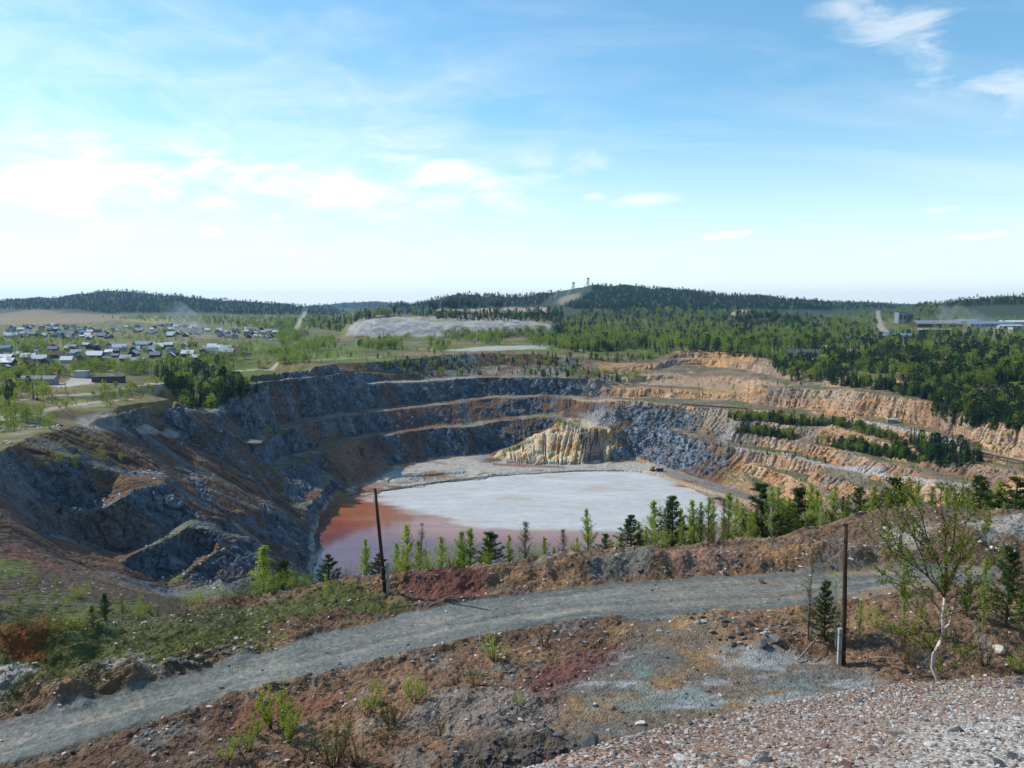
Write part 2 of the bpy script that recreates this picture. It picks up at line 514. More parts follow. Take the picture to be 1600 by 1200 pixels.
def mound(px, py, h, rx, ry=None, z=0.0, rot=0.0):
    """a tipped heap standing on the bench"""
    global H
    x0, y0, _ = PZ(px, py, z)
    ry = ry or rx
    ja, jb = np.searchsorted(RR, [max(4, y0 - 3 * max(rx, ry)), y0 * 1.3 + 3 * max(rx, ry)])
    X, Y = GX[:, ja:jb] - x0, GY[:, ja:jb] - y0
    c, s = math.cos(rot), math.sin(rot)
    d = np.sqrt(((X * c + Y * s) / rx) ** 2 + ((Y * c - X * s) / ry) ** 2)
    d = d + 0.18 * noise2(GX[:, ja:jb] / (rx * .6), GY[:, ja:jb] / (rx * .6), int(px))
    d = d + 0.14 * noise2(GX[:, ja:jb] / (rx * .25), GY[:, ja:jb] / (rx * .25), int(px) + 3)
    H[:, ja:jb] += (.5 if 850 < py < 925 else .8) * h * (1 - sm(d, 0.05, 1.05))


for m_ in [(45, 1022, 2.3, 4.2, 3.2), (20, 1085, 1.6, 4.2, 3), (185, 1062, 1.3, 3, 2), (105, 1090, .9, 3, 2), (120, 1000, 1.2, 6, 3), (290, 1030, .9, 5, 2.2),
           (560, 918, 1.3, 5, 2.2), (660, 912, 1.5, 6, 2.6), (740, 905, 1.3, 4, 2.4), (800, 903, 1.5, 4, 2.6), (870, 897, 1.6, 5, 2.6), (905, 892, 1.2, 3, 2), (975, 888, 2.3, 4.6, 3),
           (1055, 884, 1.7, 4, 2.6), (1110, 880, 1.8, 4, 2.8), (1190, 878, 1.9, 5, 3), (1255, 878, 2.0, 5, 3), (1305, 880, 1.6, 4, 3), (1370, 872, 1.5, 5, 3), (1480, 862, 1.3, 7, 4), (1580, 858, 1.5, 7, 4),
           (860, 1172, .8, 4, 2.6), (760, 1188, .7, 3.6, 2.2), (960, 1176, .7, 3, 2), (700, 1100, .5, 5, 3), (1200, 1003, .9, 5, 2.6), (1130, 985, .7, 4, 2), (1420, 1010, 1.1, 7, 4), (1540, 990, 1.4, 7, 4)]:
    mound(*m_)

# the gravel heap the photographer stands on
def heap_pt(px, py):
    u, dy, dz = ray(px, py)
    t = 1.7 / (-dz - 0.366 * dy)
    return (u * t, dy * t)


EDG = np.array([(-60, -25), (-14, -6), (-3, 2.0), (-.4, 5.0)] + [heap_pt(*q) for q in [(945, 1200), (1100, 1152), (1250, 1112), (1400, 1087), (1500, 1078), (1600, 1072)]] + [(22, 19), (60, 21)], float)


def heap_h(x, y):
    best = np.full(x.shape, 1e9); qx = np.zeros(x.shape); qy = np.zeros(x.shape); side = np.zeros(x.shape)
    for (ax, ay), (bx, by) in zip(EDG[:-1], EDG[1:]):
        dx, dy = bx - ax, by - ay
        t = np.clip(((x - ax) * dx + (y - ay) * dy) / (dx * dx + dy * dy), 0, 1)
        cx, cy = ax + t * dx, ay + t * dy
        d = np.hypot(x - cx, y - cy)
        m = d < best
        best = np.where(m, d, best); qx = np.where(m, cx, qx); qy = np.where(m, cy, qy)
        side = np.where(m, dx * (y - ay) - dy * (x - ax), side)
    top = 19.3 - 0.366 * np.maximum(y, 0)
    out = 19.3 - 0.366 * np.maximum(qy, 0) - 0.08 * best - 0.72 * np.maximum(best - .5, 0)
    return np.where(side < 0, top, out), side < 0, best


ja = np.searchsorted(RR, 75)
hh, HEAP_IN, HEAP_D = heap_h(GX[:, :ja], GY[:, :ja])
H[:, :ja] = np.maximum(H[:, :ja], hh)

# spoil heaps on the plain and the hills behind
def ridge(sil, Yr, Y0, zb=-14, back=0.6, pw=1.0):
    """a hill: its crest heights surveyed per direction at distance Yr, rising from Y0"""
    global H
    pxs = np.array([s[0] for s in sil], float); pys = np.array([s[1] for s in sil], float)
    u = np.tan(TH)
    pxg = 800 + FPX * u / math.cos(PITCH) * (1.0)
    pyg = np.interp(pxg, pxs, pys)
    v = (600 - pyg) / FPX
    dy = math.cos(PITCH) + v * math.sin(PITCH); dz = -math.sin(PITCH) + v * math.cos(PITCH)
    zr = CAM_Z + dz / dy * Yr
    zr = zr + 5 * min(1, (Yr / 2700) ** 2) * noise2(TH * 60, TH * 0, 8)
    ja = int(np.searchsorted(RR, Y0 * 0.98))
    gx, gy = GX[:, ja:], GY[:, ja:]
    t = (gy - Y0) / (Yr - Y0)
    prof = np.where(t < 1, sm(t, 0, 1) ** pw, 1 - back * sm(t, 1, 2.2))
    n = 1 + 0.10 * fbm2(gx / 420, gy / 420, 2, int(Yr)) * np.clip(1 - abs(t - 1), 0, 1) * (t < .97)
    hz = zb + (zr[:, None] - zb) * prof * n
    hz = np.where(t < 0, -1e3, hz)
    w = (zr > zb + 1)[:, None]
    H[:, ja:] = np.where(w, np.maximum(H[:, ja:], hz), H[:, ja:])


ridge([(-300, 478), (-60, 474), (0, 471), (80, 466), (130, 460), (165, 455.5), (200, 455), (260, 461), (330, 468), (400, 473), (470, 477), (520, 482), (560, 490), (1800, 520)], 3300, 2100)
ridge([(-300, 474), (0, 470), (70, 467), (110, 468), (200, 478), (300, 490), (1800, 520)], 4300, 3500)
ridge([(-300, 520), (420, 490), (470, 478), (540, 473), (590, 470), (620, 473), (660, 478), (700, 486), (1800, 520)], 6000, 4300)
ridge([(-300, 520), (540, 492), (600, 481), (640, 475), (700, 463), (735, 460), (790, 465), (840, 460), (880, 453), (920, 447), (960, 446), (1000, 448), (1040, 451), (1090, 456), (1150, 464), (1185, 464), (1210, 466),
       (1260, 471), (1330, 474), (1400, 480), (1460, 490), (1800, 520)], 2700, 1800)
ridge([(-300, 520), (1180, 484), (1260, 473), (1300, 470), (1340, 472), (1400, 475), (1450, 477), (1500, 480), (1800, 480)], 4200, 2900)
ridge([(-300, 520), (1340, 480), (1400, 474), (1440, 475), (1520, 480), (1800, 490)], 7500, 5500)
ridge([(-300, 530), (1380, 492), (1440, 478), (1480, 472), (1510, 468), (1540, 465), (1600, 463), (1680, 464), (1800, 470)], 2000, 1350, zb=-14)
ridge([(-300, 540), (520, 500), (600, 490), (660, 484), (760, 481), (880, 482), (1000, 482), (1100, 484), (1200, 487), (1280, 494), (1360, 506), (1420, 520), (1800, 540)], 1650, 1050, zb=-16, back=.2)
ridge([(-300, 560), (528, 530), (545, 512), (560, 503), (585, 499), (700, 500), (820, 502), (862, 506), (885, 522), (930, 545), (1800, 560)], 1010, 950, zb=-17, back=.0, pw=.8)
ridge([(-300, 560), (548, 505), (575, 494), (600, 490), (622, 491), (640, 498), (660, 505), (1800, 560)], 1120, 1075, zb=-2, back=.5)
ridge([(-300, 560), (572, 506), (600, 496.5), (640, 494.5), (700, 494), (820, 497), (850, 503), (880, 520), (1800, 560)], 1085, 1058, zb=2, back=.0)
ridge([(-300, 560), (640, 495), (672, 481), (690, 479.5), (860, 480), (872, 485), (890, 500), (1800, 560)], 1420, 1375, zb=4, back=.2)
ridge([(-300, 560), (1120, 500), (1140, 490), (1155, 484), (1172, 485), (1240, 490), (1260, 505), (1800, 560)], 1330, 1290, zb=0, back=.2)

H = H.astype(np.float32)


EXTRA = []


def hit(px, py, rmin=6.0):
    """where the sight line through a surveyed image point meets the ground"""
    u, dy, dz = ray(px, py)
    t = math.atan2(u, dy)
    hl = math.hypot(u, dy)
    f = (t - TH[0]) / (TH[1] - TH[0])
    i = int(min(max(f, 0), NT - 2)); f = min(max(f - i, 0), 1)
    prof = H[i] * (1 - f) + H[i + 1] * f
    zl = CAM_Z + RR * dz / hl
    k = np.nonzero((prof >= zl) & (RR > rmin))[0]
    if len(k) == 0:
        return None
    r = RR[k[0]]
    x_, y_ = r * math.sin(t), r * math.cos(t)
    z_ = float(prof[k[0]])
    if EXTRA and r < 130:
        z_ += float(EXTRA[0](np.array([x_]), np.array([y_]))[0])
    return (x_, y_, z_)


def ground(x, y):
    return float(ground_np(np.array([x]), np.array([y]))[0])


def ground_np(x, y):
    z = lookup(H, x, y)
    return z + EXTRA[0](x, y) if EXTRA and np.min(np.hypot(x, y)) < 130 else z

# ------------------------------------------------------------------ shader helpers
def mat_new(name):
    m = bpy.data.materials.new(name)
    m.use_nodes = True
    nt = m.node_tree
    nt.nodes.clear()
    out = nt.nodes.new('ShaderNodeOutputMaterial')
    return m, nt, out


def N(nt, t, ins=None, **kw):
    n = nt.nodes.new(t)
    for k, v in kw.items():
        setattr(n, k, v)
    for k, v in (ins or {}).items():
        if hasattr(v, 'is_linked'):
            nt.links.new(v, n.inputs[k])
        else:
            n.inputs[k].default_value = v
    return n


def terrain_mat(name, s1, s2, s3, bump, var=0.35, rough=0.93, bdist=0.1):
    """ground: colour of the place from its own attribute, grain and fine relief from noise"""
    m, nt, out = mat_new(name)
    at = N(nt, 'ShaderNodeAttribute', attribute_name='Col')
    geo = N(nt, 'ShaderNodeNewGeometry')
    n1 = N(nt, 'ShaderNodeTexNoise', {'Vector': geo.outputs['Position'], 'Scale': s1, 'Detail': 5, 'Roughness': 0.65})
    n2 = N(nt, 'ShaderNodeTexNoise', {'Vector': geo.outputs['Position'], 'Scale': s2, 'Detail': 2, 'Roughness': 0.7})
    vo = N(nt, 'ShaderNodeTexVoronoi', {'Vector': geo.outputs['Position'], 'Scale': s3, 'Randomness': 1.0})
    g = N(nt, 'ShaderNodeMath', {0: n1.outputs[0], 1: n2.outputs[0]}, operation='ADD')
    mr = N(nt, 'ShaderNodeMapRange', {0: g.outputs[0], 1: 0.6, 2: 1.4, 3: 1 - var, 4: 1 + var})
    sepv = N(nt, 'ShaderNodeSeparateColor', {0: vo.outputs['Color']})
    mr2 = N(nt, 'ShaderNodeMapRange', {0: sepv.outputs[0], 1: 0.0, 2: 1.0, 3: 1 - var * .6, 4: 1 + var * .6})
    k = N(nt, 'ShaderNodeMath', {0: mr.outputs[0], 1: mr2.outputs[0]}, operation='MULTIPLY')
    mul = N(nt, 'ShaderNodeVectorMath', {0: at.outputs['Color'], 1: k.outputs[0]}, operation='MULTIPLY')
    h = N(nt, 'ShaderNodeMath', {0: n1.outputs[0], 1: vo.outputs['Distance']}, operation='SUBTRACT')
    bp = N(nt, 'ShaderNodeBump', {'Strength': bump, 'Distance': bdist, 'Height': h.outputs[0]})
    b = N(nt, 'ShaderNodeBsdfPrincipled', {'Base Color': mul.outputs[0], 'Roughness': rough, 'Normal': bp.outputs[0]})
    b.inputs['Specular IOR Level'].default_value = 0.25
    nt.links.new(b.outputs[0], out.inputs[0])
    return m


def tag(o, label=None, cat=None, group=None, kind=None):
    if label:
        o['label'] = label
    if cat:
        o['category'] = cat
    if group:
        o['group'] = group
    if kind:
        o['kind'] = kind
    return o


# ------------------------------------------------------------------ terrain mesh
ND, M = 980, 780
side = np.radians(np.concatenate([np.arange(-180, -61, 6.0), np.arange(-60, -36.7, .6)]))
TM = np.concatenate([side, np.linspace(R_(-36.5), R_(36.5), ND), -side[::-1]])
NC = len(TM)
idx = np.clip((TM - TH[0]) / (TH[1] - TH[0]), 0, NT - 1.001)
ii = idx.astype(int)
ff = (idx - ii)[:, None].astype(np.float32)
PR = H[ii] * (1 - ff) + H[ii + 1] * ff
outb = sm(np.abs(TM), R_(40), R_(75))[:, None]
flat = np.where(RR < 20, 19.3, np.interp(RR, [20, 60, 200, 9000], [19.3, -2, -15, -12]))[None, :]
hhx, _, _ = heap_h(np.sin(TM)[:, None] * RR[None, :300], np.cos(TM)[:, None] * RR[None, :300])
PR = PR * (1 - outb) + flat * outb
PR[:, :300] = np.where(np.abs(TM)[:, None] > R_(41), np.maximum(PR[:, :300] * 0 - 5, hhx), PR[:, :300])
dr = np.diff(RR)[None, :]
dz = np.diff(PR, axis=1)
rm = 0.5 * (RR[1:] + RR[:-1])[None, :]
elv = (PR - CAM_Z) / RR[None, :]
seen = elv[:, 1:] >= np.maximum.accumulate(elv, axis=1)[:, :-1] - 0.004
dsee = np.abs(np.diff(elv, axis=1))
ds = np.sqrt(dsee ** 2 + (0.012 * dr / rm) ** 2 + (.25 * dz / rm) ** 2)
ds = ds * np.where(seen, 1.0, 0.22) * np.where(elv[:, 1:] < -0.62, 0.06, 1.0)
kern = 9
cs = np.cumsum(np.pad(ds, ((kern, kern), (0, 0)), mode='edge'), axis=0)
ds = (cs[2 * kern:] - cs[:-2 * kern]) / (2 * kern)
ds = ds[:NC] if ds.shape[0] >= NC else np.pad(ds, ((0, NC - ds.shape[0]), (0, 0)), mode='edge')
cum = np.concatenate([np.zeros((NC, 1)), np.cumsum(ds, axis=1)], axis=1)
VR = np.empty((NC, M)); VZ = np.empty((NC, M))
for i in range(NC):
    q = np.linspace(0, cum[i, -1], M)
    lr = np.interp(q, cum[i], LR)
    VR[i] = np.exp(lr)
    VZ[i] = np.interp(lr, LR, PR[i])
VX = (np.sin(TM)[:, None] * VR); VY = (np.cos(TM)[:, None] * VR)


def normals(X, Y, Z):
    a = np.stack([np.gradient(X, axis=0), np.gradient(Y, axis=0), np.gradient(Z, axis=0)], -1)
    b = np.stack([np.gradient(X, axis=1), np.gradient(Y, axis=1), np.gradient(Z, axis=1)], -1)
    n = np.cross(a, b)
    n /= np.linalg.norm(n, axis=-1, keepdims=True) + 1e-12
    return np.where(n[..., 2:3] < 0, -n, n)


def poly_sd(poly, x, y):
    """signed distance to a polygon on the ground, positive inside"""
    best = np.full(x.shape, 1e9); ins = np.zeros(x.shape, bool)
    n = len(poly)
    for k in range(n):
        ax, ay = poly[k]; bx, by = poly[(k + 1) % n]
        dx, dy = bx - ax, by - ay
        t = np.clip(((x - ax) * dx + (y - ay) * dy) / (dx * dx + dy * dy + 1e-9), 0, 1)
        best = np.minimum(best, np.hypot(x - ax - t * dx, y - ay - t * dy))
        c = ((ay > y) != (by > y)) & (x < (bx - ax) * (y - ay) / (by - ay + 1e-12) + ax)
        ins ^= c
    return np.where(ins, best, -best)


NRM = normals(VX, VY, VZ)
slope = np.degrees(np.arccos(np.clip(NRM[..., 2], 0, 1)))
# the pit outline on the map
pit_poly = [p[:2] for p in RIM[::3]] + [(330, 330), (260, 120), (110, 78)] + [p[:2] for p in BERM[::-1]] + [p[:2] for p in EDGE[::-1]] + [(-75, 70), (-110, 110)] + \
           [PY(-150, 740, 150)[:2], PY(0, 700, 200)[:2], PY(100, 668, 255)[:2], PY(187, 662, 308)[:2], PY(277, 655, 364)[:2], PY(345, 625, 432)[:2]]
fx, fy, fz = VX.ravel(), VY.ravel(), VZ.ravel()
fs = slope.ravel(); fr = VR.ravel()
near = fr < 900
psd = np.full(fx.shape, -500.0)
psd[near] = poly_sd(pit_poly, fx[near], fy[near])
inpit = sm(psd, -6, 4) * (fy > 40)
# ---- relief below the survey's reach
disp = np.zeros(fx.shape)
ochre = np.clip(sm(fx + 10 * noise2(fx / 25, fz / 9, 40), 46, 78) * sm(fz, -48, -43) + sm(fx + 12 * noise2(fx / 30, fz / 10, 41), 108, 140) * (1 - sm(fz, -48, -43)), 0, 1) * sm(fy, 150, 200)
MP = [PY(*q)[:2] for q in [(768, 712, 524), (800, 724, 513), (880, 729, 509), (950, 722, 516), (962, 700, 532), (950, 670, 545), (905, 655, 556), (860, 655, 556), (830, 678, 540)]]
md = np.full(fx.shape, -99.0)
k_ = (fr > 480) & (fr < 600)
md[k_] = poly_sd(MP, fx[k_], fy[k_])
moundm = sm(md, -2, 2)
leftw = (1 - sm(fx, -95, -70)) * (1 - sm(fy, 430, 480))
leftw = np.maximum(leftw, 1 - sm(fy, 250, 300))
rock = sm(fs + 9 * fbm2(fx / 14, fy / 14, 3, 60) - 11 * leftw, 36, 50) * inpit * (1 - ochre * .75) * (1 - moundm)
for k_i, pl_ in enumerate([[(9, 745), (81, 726), (141, 722), (161, 779), (116, 797), (101, 799), (69, 788), (32, 762)], [(105, 806), (196, 771), (262, 757), (304, 806), (346, 831), (304, 812), (245, 836), (196, 860), (140, 856), (84, 829)],
                           [(182, 880), (273, 836), (304, 821), (346, 841), (297, 887), (245, 905), (196, 888)], [(262, 912), (336, 869), (392, 839), (425, 867), (395, 891), (330, 915)], [(287, 737), (310, 742), (336, 788), (315, 780)],
                           [(410, 790), (440, 800), (455, 850), (420, 850)], [(440, 880), (480, 868), (500, 903), (470, 908)], [(480, 795), (527, 742), (527, 775), (504, 805), (497, 850), (490, 840)],
                           [(360, 641), (430, 628), (450, 660), (405, 690)], [(409, 692), (444, 675), (472, 664), (470, 712), (440, 730)], [(437, 733), (505, 709), (525, 743), (480, 795), (450, 775)], [(262, 757), (285, 780), (304, 805), (280, 770)], [(0, 790), (30, 800), (45, 830), (0, 815)]]):
    P_ = [h_[:2] for h_ in (hit(a, b, 100) for a, b in pl_) if h_]
    q_ = np.nonzero((fr > 150) & (fr < 520) & (fx < -40))[0]
    d_ = poly_sd(P_, fx[q_], fy[q_]) + 2.2 * fbm2(fx[q_] / 6, fy[q_] / 6, 3, 65 + k_i)
    rock[q_] = np.maximum(rock[q_], sm(d_, -1.5, 1.5) * sm(fs[q_], 16, 28) * inpit[q_])
rock = rock * (.15 + .85 * np.maximum(sm(fy, 168, 186), sm(fx, -40, -20)))
s_ = np.nonzero((inpit > .05) & (fs > 14) & (fr < 900))[0]
x, y, z = fx[s_], fy[s_], fz[s_]
xw, yw, zw = x + 1.6 * vnoise(x / 3, y / 3, z / 3, 68), y + 1.6 * vnoise(x / 3, y / 3, z / 3, 69), z + 1.2 * vnoise(x / 3, y / 3, z / 3, 70)
d1, g1, v1 = cells3(xw / 3.4 + zw / 9, yw / 3.4, zw / 6.0 + xw / 14, 71)
d2, g2, v2 = cells3(xw / 1.2, yw / 1.2, zw / 2.0 + xw / 6, 75)
rk = (1.8 * (v1 - .5) - .45 * (1 - sm(g1, 0, .16))) + (.9 * (v2 - .5) - .25 * (1 - sm(g2, 0, .2))) + 1.6 * fbm3(x / 9, y / 9, z / 6, 4, 80)
dist = np.hypot(x, y)
disp[s_] += rk * rock[s_] * np.clip(dist / 420, .42, 1.25)
phi = np.arctan2(x - PIT_C[0], y - PIT_C[1] + 40)
rho = np.hypot(x - PIT_C[0], y - PIT_C[1] + 40)
wob = 1.5 * noise2(x / 20, y / 20, 85)
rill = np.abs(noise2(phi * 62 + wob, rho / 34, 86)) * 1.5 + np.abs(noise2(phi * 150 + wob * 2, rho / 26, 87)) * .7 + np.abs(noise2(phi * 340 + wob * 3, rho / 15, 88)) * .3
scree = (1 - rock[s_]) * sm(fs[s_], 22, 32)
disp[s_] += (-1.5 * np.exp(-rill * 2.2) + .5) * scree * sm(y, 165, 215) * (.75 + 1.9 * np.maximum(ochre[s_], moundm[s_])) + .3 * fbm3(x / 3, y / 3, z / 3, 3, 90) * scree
rillv = np.zeros(fx.shape); rillv[s_] = rill
cellv = np.full(fx.shape, .5); cellv[s_] = .6 * v1 + .4 * v2
crack = np.zeros(fx.shape); crack[s_] = np.maximum(1 - sm(g1, 0, .14), .7 * (1 - sm(g2, 0, .16))) * rock[s_]
# flat parts of the pit and the plain: low hummocks
hum = (.5 * fbm2(fx / 7, fy / 7, 4, 95)) * (.35 + .65 * sm(fy, 170, 220)) * inpit * (1 - rock) * sm(fz, -76.5, -74)
# ---- near ground relief
fg = (1 - sm(fr, 95, 125)) * (1 - inpit * sm(-fz, 4, 8))
ROAD_FAR = [(-260, 1200), (0, 1128), (170, 1086), (330, 1041), (400, 1023), (500, 990), (640, 957), (700, 945), (820, 926), (950, 911), (1080, 902), (1240, 893), (1330, 888), (1440, 882), (1560, 884)]
ROAD_NEAR = [(1560, 905), (1450, 918), (1400, 930), (1250, 948), (1150, 955), (1050, 961), (950, 967), (900, 970), (800, 985), (720, 1001), (640, 1020), (560, 1040), (430, 1068), (300, 1105), (250, 1120), (100, 1165), (0, 1197), (-260, 1290)]
ROAD = [PZ(a, b, 0)[:2] for a, b in ROAD_FAR + ROAD_NEAR]
k_ = fr < 130
rsd = np.full(fx.shape, -99.0)
rsd[k_] = poly_sd(ROAD, fx[k_], fy[k_]) + .45 * fbm2(fx[k_] / 2.2, fy[k_] / 2.2, 3, 100)
roadm = sm(rsd, -.25, .35)
YARD = [PZ(a, b, 0)[:2] for a, b in [(960, 960), (1060, 955), (1110, 985), (1160, 1010), (1260, 1030), (1330, 1045), (1420, 1075), (1330, 1110), (1150, 1150), (1000, 1190), (900, 1150), (880, 1080), (960, 1030), (1000, 990)]]
ysd = np.full(fx.shape, -99.0)
ysd[k_] = poly_sd(YARD, fx[k_], fy[k_]) + .9 * fbm2(fx[k_] / 3, fy[k_] / 3, 3, 101)
yardm = sm(ysd, -1, .8)
heap_in = np.zeros(fx.shape, bool); heap_d = np.full(fx.shape, 99.0)
kk = np.nonzero(fr < 75)[0]
_, a_, b_ = heap_h(fx[kk], fy[kk])
heap_in[kk] = a_; heap_d[kk] = b_
heapm = np.where(heap_in, 1.0, 1 - sm(heap_d, 0, 3)) * (fr < 75)


def near_relief(x, y):
    """hummocks, windrow and wheel ruts of the bench, in metres"""
    x = np.asarray(x, float); y = np.asarray(y, float)
    r = np.hypot(x, y)
    rd = poly_sd(ROAD, x, y) + .45 * fbm2(x / 2.2, y / 2.2, 3, 100)
    yd = poly_sd(YARD, x, y) + .9 * fbm2(x / 3, y / 3, 3, 101)
    rm_ = sm(rd, -.25, .35); ym_ = sm(yd, -1, .8)
    _, hi, hd = heap_h(x, y)
    hm = np.where(hi, 1.0, 1 - sm(hd, 0, 3)) * (r < 75)
    mic = .34 * fbm2(x / 4.5, y / 4.5, 4, 110) + .26 * fbm2(x / .9, y / .9, 4, 111) + .06 * noise2(x / .22, y / .22, 112)
    z = mic * (1 - .93 * rm_ - .72 * ym_ * (1 - rm_)) * (1 - hm) * (1 - sm(r, 100, 130))
    z = z + .26 * np.exp(-((rd + .55) / .4) ** 2) * (y < 62) * (.5 + .5 * noise2(x / 3, y / 3, 115)) * (1 - hm)
    z = z - (.05 * np.exp(-((rd - 2.2) / .35) ** 2) + .05 * np.exp(-((rd - 3.9) / .35) ** 2)) * (1 - hm)
    return np.where(r < 130, z, 0.0)


zadd = np.zeros(fx.shape)
zadd[k_] = near_relief(fx[k_], fy[k_])
EXTRA.append(near_relief)
plainm = (1 - inpit) * sm(fr, 130, 220)
zadd += plainm * (.8 * fbm2(fx / 40, fy / 40, 3, 120)) * (1 - sm(fr, 1500, 2500))
n3 = NRM.reshape(-1, 3)
nx_, ny_ = n3[:, 0], n3[:, 1]
fx2 = fx + nx_ * disp
fy2 = fy + ny_ * disp
fz2 = fz + n3[:, 2] * disp + zadd + hum
fz2 = np.where((fz > -78.8) | (inpit < .5), fz2, np.minimum(fz2, -79.6))

# ------------------------------------------------------------------ colours of the ground
def C3(*c):
    return np.array(c, float)


def mixc(a, b, t):
    return a + (b - a) * t[:, None]


nA = fbm2(fx / 60, fy / 60, 4, 130)
nB = fbm2(fx / 14, fy / 14, 4, 131)
nC = fbm2(fx / 3.1, fy / 3.1, 3, 132)
# plain
col = np.tile(C3(.105, .108, .042), (len(fx), 1))
col = mixc(col, C3(.19, .145, .085), sm(nA + .8 * nB, -.1, .4))
col = mixc(col, C3(.10, .145, .032), sm(nB - nA, .1, .5))
col = mixc(col, C3(.05, .05, .032), sm(fbm2(fx / 22, fy / 22, 4, 133), .1, .5) * .75)
col = mixc(col, C3(.27, .215, .17), sm(nB + .4 * nC, .42, .62) * .8)
# hills: forest floor under the trees
hillm = sm(fz, -9, 4) * sm(fr, 1200, 1500)
col = mixc(col, C3(.032, .048, .026), hillm * .92)
# pit
streak = noise2(np.arctan2(fx - PIT_C[0], fy - PIT_C[1] + 40) * 95 + .8 * nC, np.hypot(fx - PIT_C[0], fy - PIT_C[1]) / 60, 140)
streak = streak * .7 + .5 * noise2(np.arctan2(fx - PIT_C[0], fy - PIT_C[1] + 40) * 260 + 1.2 * nC, np.hypot(fx - PIT_C[0], fy - PIT_C[1]) / 40, 142)
streak2 = noise2(np.arctan2(fx - PIT_C[0], fy - PIT_C[1] + 40) * 28 + .6 * nB, np.hypot(fx - PIT_C[0], fy - PIT_C[1]) / 80, 141)
br = np.tile(C3(.125, .076, .05), (len(fx), 1))
br = mixc(br, C3(.125, .128, .128), sm(streak2 + .4 * streak, .05, .6) * (.2 + .8 * sm(fy, 165, 190)))
br = mixc(br, C3(.058, .038, .032), sm(-streak - .3 * streak2, .15, .7))
br = mixc(br, C3(.19, .115, .055), sm(streak - .5 * streak2, .45, .9) * .6)
br = mixc(br, C3(.10, .11, .05), sm(nB + .5 * nA, .3, .6) * (1 - sm(fs, 18, 30)) * .8)
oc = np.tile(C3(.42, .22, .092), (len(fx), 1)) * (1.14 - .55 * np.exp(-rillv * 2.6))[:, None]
oc = mixc(oc, C3(.54, .36, .19), sm(nB + streak * .5, .1, .7))
oc = mixc(oc, C3(.28, .13, .07), sm(-nB + .4 * streak, .25, .8))
oc = mixc(oc, C3(.20, .165, .135), sm(nA - .6 * nB + .2 * streak, .02, .35) * .8)
oc = mixc(oc, C3(.40, .30, .20), sm(fbm2(fx / 34, fz / 8, 3, 157), .05, .4) * .6)
oc = mixc(oc, C3(.14, .085, .06), sm(-nA - .4 * nB, .15, .5) * .6)
flat_ = 1 - sm(fs, 7, 15)
oc = mixc(oc, C3(.20, .165, .115), flat_ * .7)
oc = mixc(oc, C3(.10, .105, .05), flat_ * sm(nB + .4 * nC, -.25, .2) * .8)
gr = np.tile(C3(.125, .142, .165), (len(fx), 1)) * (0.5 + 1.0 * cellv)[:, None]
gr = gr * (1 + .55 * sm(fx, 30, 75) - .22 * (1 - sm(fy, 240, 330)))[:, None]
gr = mixc(gr, C3(.27, .285, .30), sm(nB + .5 * nC, .3, .7) * .5)
gr = mixc(gr, C3(.13, .085, .062), sm(streak2 - .4 * nB, .35, .7) * .65)
gr = gr * (1 - .45 * crack)[:, None]
bnch = inpit * (1 - sm(fs, 12, 24)) * (1 - ochre)
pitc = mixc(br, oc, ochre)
pitc = mixc(pitc, C3(.25, .24, .225), bnch * (fy > 300) * sm(nB + .3, -.1, .4) * .75)
pitc = mixc(pitc, C3(.11, .125, .05), bnch * sm(nB - .1 + .4 * nC, .0, .3) * .8 * sm(fz, -75, -70))
pitc = pitc * (1 - rock[:, None]) + gr * rock[:, None]
cream = mixc(np.tile(C3(.56, .46, .33), (len(fx), 1)), C3(.44, .25, .12), sm(nB + .5 * streak + .25 * noise2(fx / 9, fz / 2.0, 150), .1, .5))
cream = mixc(cream, C3(.10, .085, .075), sm(fx + 3 * nB, 42, 46) * sm(-fz, 56, 62) * (1 - sm(fx, 56, 60)))
cream = mixc(cream, C3(.10, .12, .05), sm(fz, -60, -56) * sm(nB, -.2, .2))
pitc = mixc(pitc, cream, moundm)
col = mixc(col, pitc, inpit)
# floor of the pit: dried tailings
floor = inpit * (1 - sm(fz, -77.0, -75.6)) * (fy > 300) * (1 - sm(fx + 6 * nB, 84, 96))
flc = mixc(np.tile(C3(.37, .36, .325), (len(fx), 1)), C3(.36, .245, .15), sm(fbm2(fx / 22, fy / 9, 4, 155), .12, .4))
flc = mixc(flc, C3(.16, .085, .065), sm(fbm2(fx / 16, fy / 5, 4, 156), .25, .45) * .8)
col = mixc(col, flc, floor)


def poly_px(pts, z=None):
    out = []
    for a, b in pts:
        h = PZ(a, b, z) if z is not None else hit(a, b)
        if h:
            out.append(h[:2])
    return out


def paint(pts, c, soft, amp=0.0, scale=5.0, k=1.0, z=None, seed=0, zlim=None):
    """stain or change of soil: a patch on the map with a ragged edge"""
    P = poly_px(pts, z)
    if len(P) < 3:
        return
    xs = [p[0] for p in P]; ys = [p[1] for p in P]
    e = soft + amp * 2
    s = np.nonzero((fx > min(xs) - e) & (fx < max(xs) + e) & (fy > min(ys) - e) & (fy < max(ys) + e))[0]
    if len(s) == 0:
        return
    d = poly_sd(P, fx[s], fy[s]) + amp * fbm2(fx[s] / scale, fy[s] / scale, 4, 200 + seed)
    m = sm(d, -soft, soft) * k
    if zlim is not None:
        m = m * (fz[s] > zlim)
    col[s] = col[s] + (np.array(c) - col[s]) * m[:, None]


